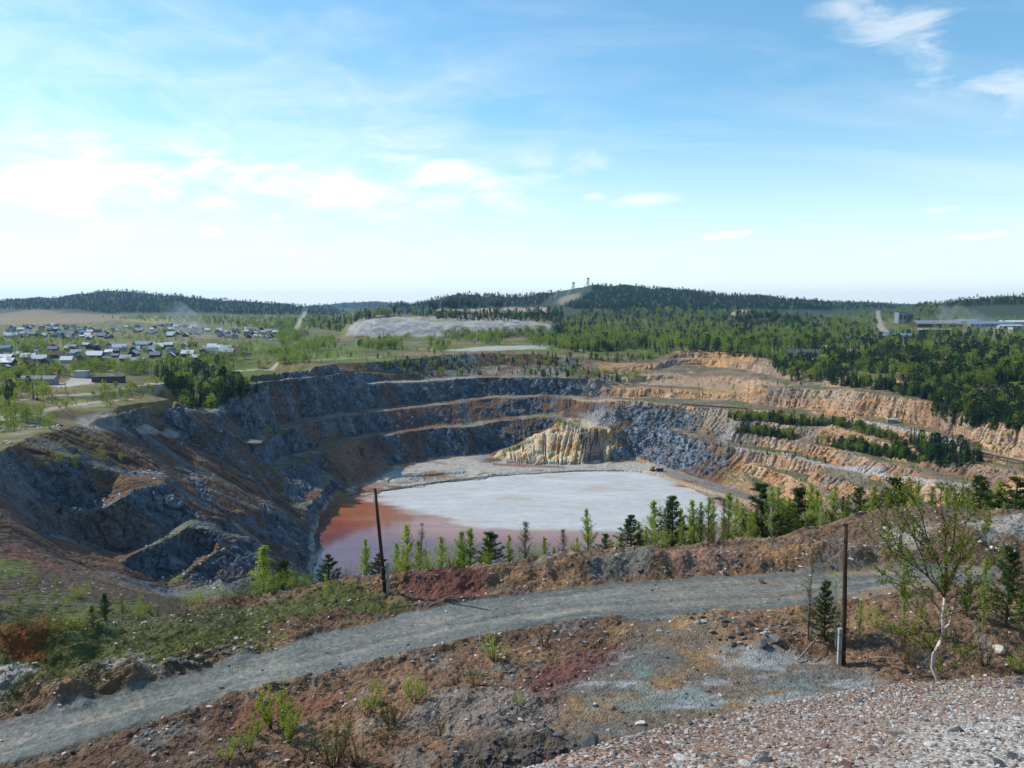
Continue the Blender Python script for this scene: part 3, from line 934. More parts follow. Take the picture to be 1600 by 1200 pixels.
# foreground soil
fgm = fg * (1 - inpit * sm(-fz, 1.5, 4))
f0 = np.tile(C3(.175, .115, .078), (len(fx), 1))
f0 = mixc(f0, C3(.115, .075, .055), sm(fbm2(fx / 5, fy / 5, 4, 160), .05, .45))
f0 = mixc(f0, C3(.26, .17, .105), sm(fbm2(fx / 3.5, fy / 3.5, 4, 161), .15, .5) * .8)
f0 = mixc(f0, C3(.18, .175, .16), sm(fbm2(fx / 1.6, fy / 1.6, 4, 162), .2, .5) * .6)
f0 = f0 * (1 + .5 * fbm2(fx / .35, fy / .35, 3, 163))[:, None]
col = mixc(col, f0, fgm)
paint([(120, 985), (330, 945), (520, 915), (640, 950), (500, 985), (400, 1015), (330, 1035), (170, 1080), (0, 1120), (-200, 1150), (-200, 1000)], (.075, .095, .03), 1.2, 2.2, 3.0, .8, 0, 1)
paint([(420, 975), (560, 950), (600, 958), (470, 990), (420, 1000)], (.14, .07, .06), .5, 1.2, 1.5, .7, 0, 2)
paint([(-60, 1000), (75, 985), (95, 1015), (60, 1045), (-60, 1050)], (.22, .075, .04), .4, .8, 1.5, .95, 0, 3)
paint([(-60, 1060), (50, 1050), (65, 1080), (-20, 1105), (-80, 1100)], (.34, .33, .32), .4, .8, 1.5, .9, 0, 4)
paint([(140, 1045), (230, 1030), (250, 1060), (170, 1075)], (.30, .27, .24), .4, 1.0, 1.2, .7, 0, 5)
paint([(600, 905), (720, 895), (760, 925), (650, 940)], (.15, .065, .055), .6, 1.2, 1.5, .8, 0, 6)
paint([(820, 1050), (900, 1015), (1000, 1010), (990, 1060), (880, 1075), (800, 1085)], (.14, .072, .062), .6, 1.4, 2, .9, 0, 7)
paint([(560, 1130), (700, 1080), (830, 1085), (900, 1110), (850, 1160), (700, 1150)], (.23, .21, .195), 1., 1.8, 2, .65, 0, 8)
paint([(680, 1190), (770, 1160), (880, 1150), (960, 1170), (940, 1230), (680, 1240)], (.08, .078, .07), .6, 1.6, 1.6, .75, 0, 9)
paint([(1000, 880), (1050, 860), (1130, 862), (1150, 890), (1060, 900)], (.25, .165, .135), .6, 1.2, 1.5, .8, 0, 10)
paint([(920, 880), (980, 868), (1020, 880), (1000, 902), (930, 905)], (.15, .16, .15), .6, 1.2, 1.5, .7, 0, 11)
paint([(1340, 800), (1480, 788), (1700, 790), (1700, 870), (1500, 870), (1330, 850)], (.15, .105, .075), 1., 2., 3, .8, None, 12)
paint([(1500, 810), (1620, 800), (1650, 840), (1530, 850)], (.38, .37, .34), .6, 1.4, 2, .7, None, 13)
paint([(1380, 850), (1440, 840), (1470, 860), (1400, 870)], (.36, .33, .28), .6, 1.2, 2, .7, 0, 14)
paint([(400, 1100), (520, 1075), (560, 1085), (380, 1140), (330, 1150)], (.17, .075, .055), .4, 1.0, 1.5, .7, 0, 15)
# road and yard
rc = np.tile(C3(.158, .168, .158), (len(fx), 1))
rc = mixc(rc, C3(.225, .215, .185), sm(noise2(rsd / .55, (fx + fy * .3) / 18, 170) + .5 * nC, .05, .6))
rc = mixc(rc, C3(.105, .112, .105), sm(noise2(rsd / .8, (fx + fy * .3) / 22, 177) + .3 * nC, .2, .7) * .8)
rc = mixc(rc, C3(.24, .19, .135), sm(fx, 4, 30) * sm(noise2(rsd / .7, fx / 9, 171) + .4 * nC, .0, .6))
rc = mixc(rc, C3(.26, .25, .225), sm(noise2(rsd / .22 + .3 * nC, (fx + fy * .3) / 7, 178), .35, .8) * .7)
trk = np.exp(-((rsd - 1.7 - .2 * nB) / .32) ** 2) + np.exp(-((rsd - 3.4 - .2 * nB) / .32) ** 2)
rc = mixc(rc, C3(.26, .25, .22), np.clip(trk, 0, 1) * (.45 + .3 * nC))
rc = rc * (1 + .35 * noise2(fx / .16, fy / .16, 172) + .2 * nC)[:, None]
yc = np.tile(C3(.165, .135, .105), (len(fx), 1))
yc = mixc(yc, C3(.24, .165, .10), sm(fbm2(fx / 4, fy / 4, 4, 173), -.05, .35))
yc = mixc(yc, C3(.14, .14, .13), sm(fbm2(fx / 6, fy / 3, 4, 179), .0, .3) * .8)
yc = mixc(yc, C3(.31, .32, .32), sm(fbm2(fx / 3, fy / 1.4, 4, 174), .22, .5) * .8)
yc = mixc(yc, C3(.165, .195, .185), sm(fbm2(fx / 2.6, fy / 2.6, 4, 175), .3, .5) * .8)
yc = yc * (1 + .4 * fbm2(fx / .3, fy / .3, 3, 176))[:, None]
col = mixc(col, yc, yardm * fgm)
col = mixc(col, rc, roadm * (fr < 130))
paint([(1050, 968), (1130, 950), (1100, 975), (1060, 985)], (.33, .22, .13), .3, .8, 1, .8, 0, 16)
paint([(1110, 1022), (1170, 1030), (1260, 1050), (1220, 1052), (1140, 1042)], (.33, .34, .34), .3, 1.1, .7, .6, 0, 17)
paint([(970, 1085), (1080, 1080), (1110, 1100), (1000, 1110), (930, 1100)], (.18, .225, .215), .6, 1.6, 1.0, .55, 0, 18)
paint([(1120, 1100), (1180, 1095), (1170, 1115), (1120, 1115)], (.26, .17, .085), .4, .9, 1.2, .7, 0, 19)
# gravel heap
hc = np.tile(C3(.42, .395, .365), (len(fx), 1))
hc = mixc(hc, C3(.22, .125, .085), sm(3.4 - heap_d + 1.6 * nC, 0, 2.2) * .75)
col = mixc(col, hc, heapm)
# spoil terraces on the plain
GREY = (.36, .345, .33)
paint([(536, 527), (548, 508), (590, 500), (700, 501), (830, 503), (862, 510), (860, 518), (700, 522), (600, 528)], GREY, 6, 10, 30, .95, None, 30)
paint([(578, 503), (600, 497), (640, 495), (820, 498), (850, 504)], (.40, .36, .31), 5, 8, 30, .9, None, 44)
paint([(560, 501), (600, 492), (630, 494), (640, 499)], (.40, .37, .34), 5, 10, 30, .9, None, 31)
paint([(670, 488), (690, 481), (760, 483), (780, 490)], (.46, .38, .32), 5, 14, 40, .8, None, 32)
paint([(778, 490), (790, 481), (858, 481), (862, 489)], (.46, .38, .32), 5, 10, 40, .95, None, 33)
paint([(1140, 495), (1150, 485), (1170, 485), (1176, 495)], (.44, .38, .33), 4, 6, 30, .9, None, 34)
paint([(690, 548), (760, 541), (850, 540), (860, 546), (740, 550)], (.40, .38, .35), 4, 5, 12, .8, None, 35)
paint([(866, 474), (885, 462), (905, 457), (900, 466), (880, 476)], (.30, .24, .19), 15, 15, 60, .8, None, 43)
# fields, pads and tracks on the plain
paint([(-150, 505), (0, 492), (60, 482), (130, 490), (200, 494), (160, 503), (40, 508)], (.25, .185, .125), 20, 60, 120, .75, None, 36)
paint([(180, 500), (240, 494), (300, 500), (250, 508)], (.30, .25, .13), 20, 40, 120, .7, None, 37)
paint([(60, 603), (110, 590), (150, 592), (140, 600), (100, 606)], (.42, .40, .37), 1, 2, 6, .9, None, 38)
paint([(225, 598), (270, 597), (272, 603), (230, 604)], (.42, .37, .31), 1, 2, 6, .9, None, 39)
paint([(115, 652), (165, 640), (190, 648), (130, 668)], (.30, .29, .27), 1.5, 4, 6, .55, None, 40)
paint([(1225, 560), (1250, 553), (1290, 552), (1280, 562)], (.44, .40, .36), 3, 5, 12, .8, None, 41)
paint([(1290, 546), (1340, 543), (1350, 548), (1300, 550)], (.40, .38, .35), 3, 5, 12, .8, None, 42)
for k_i, tr in enumerate([[(1372, 485), (1371, 492), (1374, 503), (1379, 515), (1384, 518)], [(477, 487), (472, 497), (465, 510), (461, 522)], [(165, 582), (200, 575), (240, 568), (262, 563)],
                          [(0, 630), (90, 618), (180, 610), (260, 598)], [(360, 580), (430, 572), (520, 562), (600, 556)], [(0, 655), (60, 645), (130, 630), (200, 622)],
                          [(40, 507), (100, 500), (60, 497), (0, 499)], [(1330, 658), (1400, 668), (1440, 680), (1472, 692), (1512, 704), (1600, 721)],
                          [(1000, 740), (1040, 747), (1110, 768), (1180, 787), (1240, 802)], [(900, 624), (997, 627), (1060, 634)],
                          [(187, 664), (277, 656), (345, 639), (400, 621), (480, 609), (560, 599), (650, 596), (740, 589.5)], [(1150, 702), (1225, 709), (1281, 724), (1375, 741), (1450, 752), (1525, 760)],
                          [(530, 779), (600, 767), (700, 754.5), (800, 744.5), (900, 737), (960, 736), (1000, 739)]]):
    far = [hit(*p) for p in tr]
    far = [p for p in far if p]
    for a, b in zip(far[:-1], far[1:]):
        if math.dist(a, b) > 900:
            continue
        wd = {0: 7.0, 1: 7.0, 12: 1.6}.get(k_i, 3.0)
        dx, dy = b[0] - a[0], b[1] - a[1]
        e = wd * 3
        s = np.nonzero((fx > min(a[0], b[0]) - e) & (fx < max(a[0], b[0]) + e) & (fy > min(a[1], b[1]) - e) & (fy < max(a[1], b[1]) + e))[0]
        if len(s) == 0:
            continue
        t = np.clip(((fx[s] - a[0]) * dx + (fy[s] - a[1]) * dy) / (dx * dx + dy * dy + 1e-9), 0, 1)
        d = np.hypot(fx[s] - a[0] - t * dx, fy[s] - a[1] - t * dy)
        m = (1 - sm(d, wd * .5, wd)) * .8 * (1 - rock[s])
        tc_ = (.045, .055, .048) if k_i == 12 else (.40, .30, .20) if k_i in (8, 9) else ((.36, .345, .33) if k_i in (7, 10, 11) else (.37, .32, .27))
        col[s] += (np.array(tc_) - col[s]) * m[:, None]
# soils of the pit with a place of their own
paint([(505, 690), (530, 672), (560, 690), (600, 722), (617, 733), (590, 748), (560, 762), (535, 750), (520, 715)], (.20, .125, .085), 2, 3, 8, .95, None, 50)
paint([(425, 628), (445, 622), (500, 680), (545, 740), (530, 755), (490, 700)], (.15, .095, .07), 2, 3, 8, .8, None, 51)
paint([(596, 604), (612, 604), (640, 650), (665, 700), (672, 722), (640, 722), (618, 670)], (.14, .085, .065), 2, 4, 8, .85, None, 52)
paint([(770, 724), (880, 729), (885, 733), (770, 728)], (.19, .075, .06), 1, 1, 5, .8, None, 53)
paint([(540, 770), (600, 752), (680, 738), (700, 742), (640, 756), (590, 770)], (.22, .115, .075), 2, 5, 8, .7, None, 54)
paint([(785, 700), (830, 690), (812, 705), (785, 715)], (.10, .13, .05), 2, 3, 6, .8, None, 55)
paint([(895, 645), (960, 640), (970, 660), (930, 665)], (.30, .29, .28), 3, 4, 6, .8, None, 56)
paint([(1120, 672), (1160, 655), (1150, 690), (1120, 695)], (.30, .275, .25), 2, 4, 6, .8, None, 57)
paint([(1055, 570), (1070, 549), (1092, 549), (1085, 572)], (.30, .29, .285), 2, 4, 6, .9, None, 58)
paint([(-20, 850), (40, 855), (110, 893), (160, 912), (100, 900), (0, 862)], (.19, .09, .075), 2, 2, 6, .7, None, 59)
paint([(600, 527), (700, 513), (840, 509), (862, 513), (700, 517)], (.17, .165, .12), 3, 6, 20, .6, None, 67)
paint([(-120, 872), (0, 869), (84, 888), (170, 912), (300, 930), (300, 960), (0, 985), (-160, 985)], (.055, .042, .031), 3, 5, 9, .9, None, 61)
paint([(-40, 875), (40, 878), (60, 900), (-40, 905)], (.085, .105, .035), 3, 4, 8, .8, None, 60)
paint([(60, 930), (250, 945), (250, 970), (0, 985), (-60, 960)], (.075, .085, .035), 3, 5, 7, .6, None, 62)
OCH = (.44, .24, .10)
paint([(1060, 549), (1100, 547), (1160, 551), (1185, 558), (1160, 572), (1100, 572), (1065, 572)], OCH, 3, 6, 12, .85, None, 63)
paint([(985, 586), (1050, 583), (1150, 591), (1200, 596), (1240, 602), (1180, 612), (1100, 606), (1000, 601)], (.45, .29, .165), 3, 5, 10, .8, None, 64)
paint([(960, 606), (1050, 606), (1150, 610), (1200, 606), (1200, 626), (1100, 621), (980, 618)], OCH, 3, 5, 10, .7, None, 65)
paint([(930, 567), (960, 567), (1010, 568), (1010, 579), (940, 581)], OCH, 3, 5, 10, .8, None, 66)
sp = (fr > 940) * (fr < 1160) * sm(fz, -14, -9) * sm(col[:, 0] - col[:, 1] * 1.0, -.05, .05) * (col[:, 2] > .2)
fz2 = fz2 + sp * 2.2 * fbm2(fx / 16, fy / 16, 3, 180)
col = col * (1 + sp * (.55 * fbm2(fx / 11, fz / 2.5, 3, 181) - .12))[:, None]
lum = (col @ C3(.3, .55, .15))[:, None]
col = lum + (col - lum) * (1.28 - .36 * ochre * inpit)[:, None]
col = np.clip(col * (1 - .12 * fgm * (1 - heapm))[:, None], .012, .75)

# ------------------------------------------------------------------ split into pieces of the setting
reg = np.zeros(fx.shape, int)                 # 0 plain
reg[(inpit > .5)] = 1
reg[(fr > 1230) & (fz > -9)] = 2
reg[(fr < 130) & (inpit <= .5)] = 3
reg[(roadm > .5) & (fr < 130)] = 4
reg[heapm > .55] = 5
reg2 = reg.reshape(NC, M)[:-1, :-1].ravel()
vid = np.arange(NC * M).reshape(NC, M)
quads = np.stack([vid[:-1, :-1], vid[1:, :-1], vid[1:, 1:], vid[:-1, 1:]], -1).reshape(-1, 4)
V3 = np.stack([fx2, fy2, fz2], -1)


def np_mesh(name, verts, faces, cols=None, smooth=True):
    me = bpy.data.meshes.new(name)
    me.vertices.add(len(verts))
    me.vertices.foreach_set('co', np.asarray(verts, np.float32).ravel())
    n, k = faces.shape
    me.loops.add(n * k)
    me.loops.foreach_set('vertex_index', faces.ravel().astype(np.int32))
    me.polygons.add(n)
    me.polygons.foreach_set('loop_start', np.arange(0, n * k, k, dtype=np.int32))
    me.polygons.foreach_set('loop_total', np.full(n, k, np.int32))
    me.polygons.foreach_set('use_smooth', np.full(n, smooth))
    me.update(calc_edges=True)
    if cols is not None:
        a = me.color_attributes.new('Col', 'FLOAT_COLOR', 'POINT')
        a.data.foreach_set('color', np.concatenate([cols, np.ones((len(cols), 1))], 1).astype(np.float32).ravel())
    return me


M_FAR = terrain_mat('plain_soil', .12, .6, .25, .25, .28, bdist=1.0)
M_PIT = terrain_mat('pit_rock_and_scree', .35, 1.6, .9, .7, .36, bdist=.7)
M_FG = terrain_mat('stony_soil', 2.2, 14, 9, .8, .42, bdist=.07)
M_ROAD = terrain_mat('road_gravel', 1.6, 30, 14, .8, .36, bdist=.04)
M_HEAP = terrain_mat('heap_gravel', 5, 22, 16, 1.0, .5, bdist=.05)
for rid, nm, mt, lab in ((0, 'plain', M_FAR, 'flat grassy plain around the pit with the village and woods'), (1, 'pit_slope', M_PIT, 'benched rock walls and scree slopes of the open pit'),
                         (2, 'hills', M_FAR, 'forested low hills along the horizon'), (3, 'ground', M_FG, 'stony brown ground of the bench below the viewpoint'),
                         (4, 'dirt_road', M_ROAD, 'grey green gravel road curving across the bench'), (5, 'gravel_slope', M_HEAP, 'pale gravel slope falling away in front of the viewpoint')):
    f = quads[reg2 == rid]
    u, inv = np.unique(f, return_inverse=True)
    me = np_mesh(nm, V3[u], inv.reshape(-1, 4), col[u], smooth=rid in (0, 2))
    me.materials.append(mt)
    o = bpy.data.objects.new(nm, me)
    COL.objects.link(o)
    tag(o, lab, nm.replace('_', ' '), None, 'structure')

# ------------------------------------------------------------------ pond
WATER_Z = -79.0
gx, gy = np.meshgrid(np.linspace(-112, 140, 253), np.linspace(258, 520, 263), indexing='ij')
gh = lookup(H, gx, gy)
rim_poly = [PZ(a, b, WATER_Z)[:2] for a, b in [(527, 777), (600, 765), (700, 752), (800, 742), (900, 734), (1000, 737), (1060, 752), (1095, 775), (1125, 800), (1150, 845)]] + [(112, 268), (60, 262), (-62, 262), PZ(500, 920, WATER_Z)[:2], PZ(490, 850, WATER_Z)[:2], PZ(498, 805, WATER_Z)[:2]]
psd_ = poly_sd(rim_poly, gx, gy)
keep = psd_ > -7
kq = keep[:-1, :-1] & keep[1:, :-1] & keep[1:, 1:] & keep[:-1, 1:]
mud_poly = [PZ(a, b, WATER_Z)[:2] for a, b in [(545, 773), (610, 782), (650, 800), (700, 818), (760, 823), (850, 826), (960, 831), (1060, 826), (1150, 820), (1130, 780), (1000, 733), (850, 733), (700, 748)]]
md_ = poly_sd(mud_poly, gx, gy) + 11 * fbm2(gx / 34, gy / 12, 5, 300)
mud = sm(md_, -6, 5)
thin = sm(md_, -40, -6)
nn = fbm2(gx / 26, gy / 8, 4, 301)
pc = np.empty(gx.shape + (3,))
pc[:] = (.30, .085, .045)
pc = pc + (C3(.40, .21, .135) - pc) * (thin * .75)[..., None]
sky_refl = (1 - sm(gy, 335, 385)) * (1 - thin * .8)
pc = pc + (C3(.15, .07, .085) - pc) * sky_refl[..., None]  # sky reflection put into the colour: near water darker and more purple
org = sm(gy, 372, 412) * sm(-gx, 50, 76)
pc = pc + (C3(.34, .115, .035) - pc) * (org * .8)[..., None]
pc = pc * (1 + .22 * fbm2(gx / 18, gy / 6, 4, 303))[..., None]
mc = np.empty(gx.shape + (3,)); mc[:] = (.50, .50, .495)
mc = mc + (C3(.46, .40, .32) - mc) * (sm(nn, .15, .5) * .75)[..., None]
mc = mc + (C3(.60, .60, .60) - mc) * (sm(-nn, .1, .5) * .6)[..., None]
pc = pc + (mc - pc) * mud[..., None]
vid2 = np.arange(gx.size).reshape(gx.shape)
f = np.stack([vid2[:-1, :-1], vid2[1:, :-1], vid2[1:, 1:], vid2[:-1, 1:]], -1)[kq]
u, inv = np.unique(f, return_inverse=True)
me = np_mesh('pond', np.stack([gx.ravel(), gy.ravel(), np.full(gx.size, WATER_Z)], -1)[u], inv.reshape(-1, 4), pc.reshape(-1, 3)[u])
a = me.attributes.new('mud', 'FLOAT', 'POINT'); a.data.foreach_set('value', mud.ravel()[u].astype(np.float32))
m, nt, out = mat_new('pond_water_and_tailings')
at = N(nt, 'ShaderNodeAttribute', attribute_name='Col'); am = N(nt, 'ShaderNodeAttribute', attribute_name='mud')
geo = N(nt, 'ShaderNodeNewGeometry')
mpn = N(nt, 'ShaderNodeMapping', {'Vector': geo.outputs['Position'], 'Scale': (.25, .7, 1), 'Rotation': (0, 0, .3)})
n1 = N(nt, 'ShaderNodeTexNoise', {'Vector': mpn.outputs[0], 'Scale': .5, 'Detail': 8, 'Roughness': .6, 'Distortion': 1.2})
n2 = N(nt, 'ShaderNodeTexNoise', {'Vector': mpn.outputs[0], 'Scale': .9, 'Detail': 6, 'Roughness': .55, 'Distortion': 2.0})
rdg = N(nt, 'ShaderNodeMath', {0: N(nt, 'ShaderNodeMath', {0: n2.outputs[0], 1: .5}, operation='SUBTRACT').outputs[0]}, operation='ABSOLUTE')
lin = N(nt, 'ShaderNodeMapRange', {0: rdg.outputs[0], 1: 0.0, 2: .035, 3: .80, 4: 1.0})
mr0 = N(nt, 'ShaderNodeMapRange', {0: n1.outputs[0], 1: .3, 2: .7, 3: .82, 4: 1.12})
mr = N(nt, 'ShaderNodeMath', {0: mr0.outputs[0], 1: lin.outputs[0]}, operation='MULTIPLY')
mul = N(nt, 'ShaderNodeVectorMath', {0: at.outputs['Color'], 1: mr.outputs[0]}, operation='MULTIPLY')
ro = N(nt, 'ShaderNodeMapRange', {0: am.outputs['Fac'], 1: 0, 2: .8, 3: .06, 4: .62})
rip = N(nt, 'ShaderNodeTexNoise', {'Vector': geo.outputs['Position'], 'Scale': 1.4, 'Detail': 3})
bp = N(nt, 'ShaderNodeBump', {'Strength': .12, 'Distance': .05, 'Height': rip.outputs[0]})
b = N(nt, 'ShaderNodeBsdfPrincipled', {'Base Color': mul.outputs[0], 'Roughness': ro.outputs[0], 'IOR': 1.33, 'Normal': bp.outputs[0]})
nt.links.new(b.outputs[0], out.inputs[0])
me.materials.append(m)
o = bpy.data.objects.new('pond', me); COL.objects.link(o)
tag(o, 'red water and pale grey tailings of the pond at the bottom of the pit', 'pond', None, 'structure')

# ------------------------------------------------------------------ mesh helpers
class MB:
    """collects faces of one part; build() links them as ONE mesh object"""
    def __init__(self):
        self.v = []; self.f = []; self.mi = []

    def add(self, vs_, fs_, mi=0):
        b = len(self.v)
        self.v.extend([tuple(q) for q in vs_])
        self.f.extend([tuple(b + i for i in q) for q in fs_])
        self.mi.extend([mi] * len(fs_))

    def box(self, c, s, rz=0.0, mi=0):
        cx, cy, cz = c; a, b, d = s[0] / 2, s[1] / 2, s[2] / 2
        ca, sa = math.cos(rz), math.sin(rz)
        vs_ = []
        for dz_ in (-d, d):
            for dx, dy in ((-a, -b), (a, -b), (a, b), (-a, b)):
                vs_.append((cx + dx * ca - dy * sa, cy + dx * sa + dy * ca, cz + dz_))
        self.add(vs_, [(0, 3, 2, 1), (4, 5, 6, 7), (0, 1, 5, 4), (1, 2, 6, 5), (2, 3, 7, 6), (3, 0, 4, 7)], mi)

    def tube(self, pts, rads, n=6, mi=0, cap=True):
        pts = [Vector(p) for p in pts]
        rings = []
        for i, p in enumerate(pts):
            d = (pts[min(i + 1, len(pts) - 1)] - pts[max(i - 1, 0)])
            if d.length < 1e-9:
                d = Vector((0, 0, 1))
            d.normalize()
            a = d.cross(Vector((0.31, 0.17, 1)) if abs(d.z) < .95 else Vector((1, 0.1, 0))).normalized()
            b = d.cross(a)
            rings.append([p + (a * math.cos(2 * math.pi * k / n) + b * math.sin(2 * math.pi * k / n)) * rads[i] for k in range(n)])
        vs_ = [q for r in rings for q in r]
        fs_ = []
        for i in range(len(pts) - 1):
            for k in range(n):
                fs_.append((i * n + k, i * n + (k + 1) % n, (i + 1) * n + (k + 1) % n, (i + 1) * n + k))
        if cap:
            fs_.append(tuple(range(n))[::-1]); fs_.append(tuple((len(pts) - 1) * n + k for k in range(n)))
        self.add(vs_, fs_, mi)

    def leaf(self, p, d, w, l, up=None):
        """a folded leaf-sized face at p pointing along d"""
        d = Vector(d).normalized()
        a = d.cross(Vector(up) if up else Vector((random.uniform(-1, 1), random.uniform(-1, 1), random.uniform(-1, 1))))
        if a.length < 1e-4:
            a = d.orthogonal()
        a.normalize()
        p = Vector(p)
        self.add([p, p + d * l * .5 + a * w * .5, p + d * l, p + d * l * .5 - a * w * .5], [(0, 1, 2, 3)])

    def mesh(self, name, mats, smooth=False):
        me = bpy.data.meshes.new(name)
        me.from_pydata(self.v, [], self.f)
        for m_ in (mats if isinstance(mats, (list, tuple)) else [mats]):
            me.materials.append(m_)
        if any(self.mi):
            me.polygons.foreach_set('material_index', self.mi)
        if smooth:
            me.polygons.foreach_set('use_smooth', [True] * len(me.polygons))
        me.update()
        return me

    def build(self, name, mats, parent=None, smooth=False, loc=None):
        return obj(name, self.mesh(name, mats, smooth), parent, loc)


def obj(name, me, parent=None, loc=None, rz=0.0, sc=None):
    o = bpy.data.objects.new(name, me)
    COL.objects.link(o)
    if parent:
        o.parent = parent
    if loc is not None:
        o.location = loc
    if rz:
        o.rotation_euler = (0, 0, rz)
    if sc is not None:
        o.scale = (sc, sc, sc) if isinstance(sc, (int, float)) else sc
    return o


def empty(name, loc, rz=0.0, sc=1.0):
    o = obj(name, None, None, loc, rz, sc)
    o.empty_display_size = .3
    return o


def simple_mat(name, c, rough=.8, noise=0.0, scale=3.0, metal=0.0, bump=0.0, c2=None, spec=.3):
    m, nt, out = mat_new(name)
    b = N(nt, 'ShaderNodeBsdfPrincipled', {'Base Color': (*c, 1), 'Roughness': rough, 'Metallic': metal})
    b.inputs['Specular IOR Level'].default_value = spec
    if noise or c2 or bump:
        tcn = N(nt, 'ShaderNodeTexCoord')
        nz = N(nt, 'ShaderNodeTexNoise', {'Vector': tcn.outputs['Object'], 'Scale': scale, 'Detail': 5, 'Roughness': .65})
        mr = N(nt, 'ShaderNodeMapRange', {0: nz.outputs[0], 1: .3, 2: .7})
        c2 = c2 or tuple(q * (1 - noise) for q in c)
        mx = N(nt, 'ShaderNodeMix', {0: mr.outputs[0], 6: (*c, 1), 7: (*c2, 1)}, data_type='RGBA')
        nt.links.new(mx.outputs[2], b.inputs['Base Color'])
        if bump:
            bp = N(nt, 'ShaderNodeBump', {'Strength': bump, 'Distance': .05, 'Height': nz.outputs[0]})
            nt.links.new(bp.outputs[0], b.inputs['Normal'])
    nt.links.new(b.outputs[0], out.inputs[0])
    return m


def leaf_mat(name, c, c2, trans=.35):
    """foliage: tone differs from plant to plant and from leaf clump to leaf clump"""
    m, nt, out = mat_new(name)
    oi = N(nt, 'ShaderNodeObjectInfo')
    geo = N(nt, 'ShaderNodeNewGeometry')
    mx = N(nt, 'ShaderNodeMix', {0: oi.outputs['Random'], 6: (*c, 1), 7: (*c2, 1)}, data_type='RGBA')
    mr = N(nt, 'ShaderNodeMapRange', {0: geo.outputs['Random Per Island'], 1: 0, 2: 1, 3: .62, 4: 1.38})
    mul = N(nt, 'ShaderNodeVectorMath', {0: mx.outputs[2], 1: mr.outputs[0]}, operation='MULTIPLY')
    d = N(nt, 'ShaderNodeBsdfDiffuse', {'Color': mul.outputs[0]})
    t = N(nt, 'ShaderNodeBsdfTranslucent', {'Color': mul.outputs[0]})
    s = N(nt, 'ShaderNodeMixShader', {0: trans, 1: d.outputs[0], 2: t.outputs[0]})
    nt.links.new(s.outputs[0], out.inputs[0])
    return m


def stone_mat(name, stops, rough=.85):
    """stones: each its own colour, with grain"""
    m, nt, out = mat_new(name)
    oi = N(nt, 'ShaderNodeObjectInfo')
    rp = N(nt, 'ShaderNodeValToRGB', {0: oi.outputs['Random']})
    rp.color_ramp.interpolation = 'LINEAR'
    el_ = rp.color_ramp.elements
    while len(el_) < len(stops):
        el_.new(.5)
    for e, (p, c) in zip(el_, stops):
        e.position = p; e.color = (*c, 1)
    tcn = N(nt, 'ShaderNodeTexCoord')
    nz = N(nt, 'ShaderNodeTexNoise', {'Vector': tcn.outputs['Object'], 'Scale': 3.2, 'Detail': 5, 'Roughness': .7})
    mr = N(nt, 'ShaderNodeMapRange', {0: nz.outputs[0], 1: .3, 2: .7, 3: .65, 4: 1.3})
    mul = N(nt, 'ShaderNodeVectorMath', {0: rp.outputs[0], 1: mr.outputs[0]}, operation='MULTIPLY')
    bp = N(nt, 'ShaderNodeBump', {'Strength': .5, 'Distance': .08, 'Height': nz.outputs[0]})
    b = N(nt, 'ShaderNodeBsdfPrincipled', {'Base Color': mul.outputs[0], 'Roughness': rough, 'Normal': bp.outputs[0]})
    nt.links.new(b.outputs[0], out.inputs[0])
    return m


M_NEED = leaf_mat('pine_needles', (.045, .088, .03), (.075, .12, .036), .3)
M_CON = leaf_mat('conifer_needles', (.016, .05, .026), (.055, .095, .024), .25)
M_SPR = leaf_mat('spring_leaves', (.30, .40, .05), (.45, .52, .09), .5)
M_OLV = leaf_mat('budding_leaves', (.15, .16, .045), (.20, .19, .06), .4)
M_DEC = leaf_mat('broad_leaves', (.16, .23, .03), (.32, .37, .06), .42)
M_GRASS = leaf_mat('grass_blades', (.08, .115, .03), (.20, .17, .075), .35)
M_BARKP = simple_mat('pine_bark', (.12, .075, .05), .9, .4, 6)
M_BARKG = simple_mat('grey_bark', (.22, .20, .17), .9, .5, 5)
M_BARKW = simple_mat('birch_bark', (.70, .66, .62), .75, 0, 7, c2=(.42, .36, .32))
M_TWIG = simple_mat('twigs', (.095, .05, .035), .85, .4, 5)
M_POLE = simple_mat('weathered_pole_wood', (.075, .042, .028), .9, .5, 4, bump=.4)
M_CONC = simple_mat('pale_concrete', (.42, .41, .39), .9, .3, 6, bump=.3)
M_DEAD = simple_mat('dead_wood', (.34, .29, .23), .9, .4, 5, bump=.3)
M_STEEL = simple_mat('rusty_steel', (.16, .075, .045), .75, .4, 8)


def rot_dir(az_, el_):
    return Vector((math.cos(az_) * math.cos(el_), math.sin(az_) * math.cos(el_), math.sin(el_)))


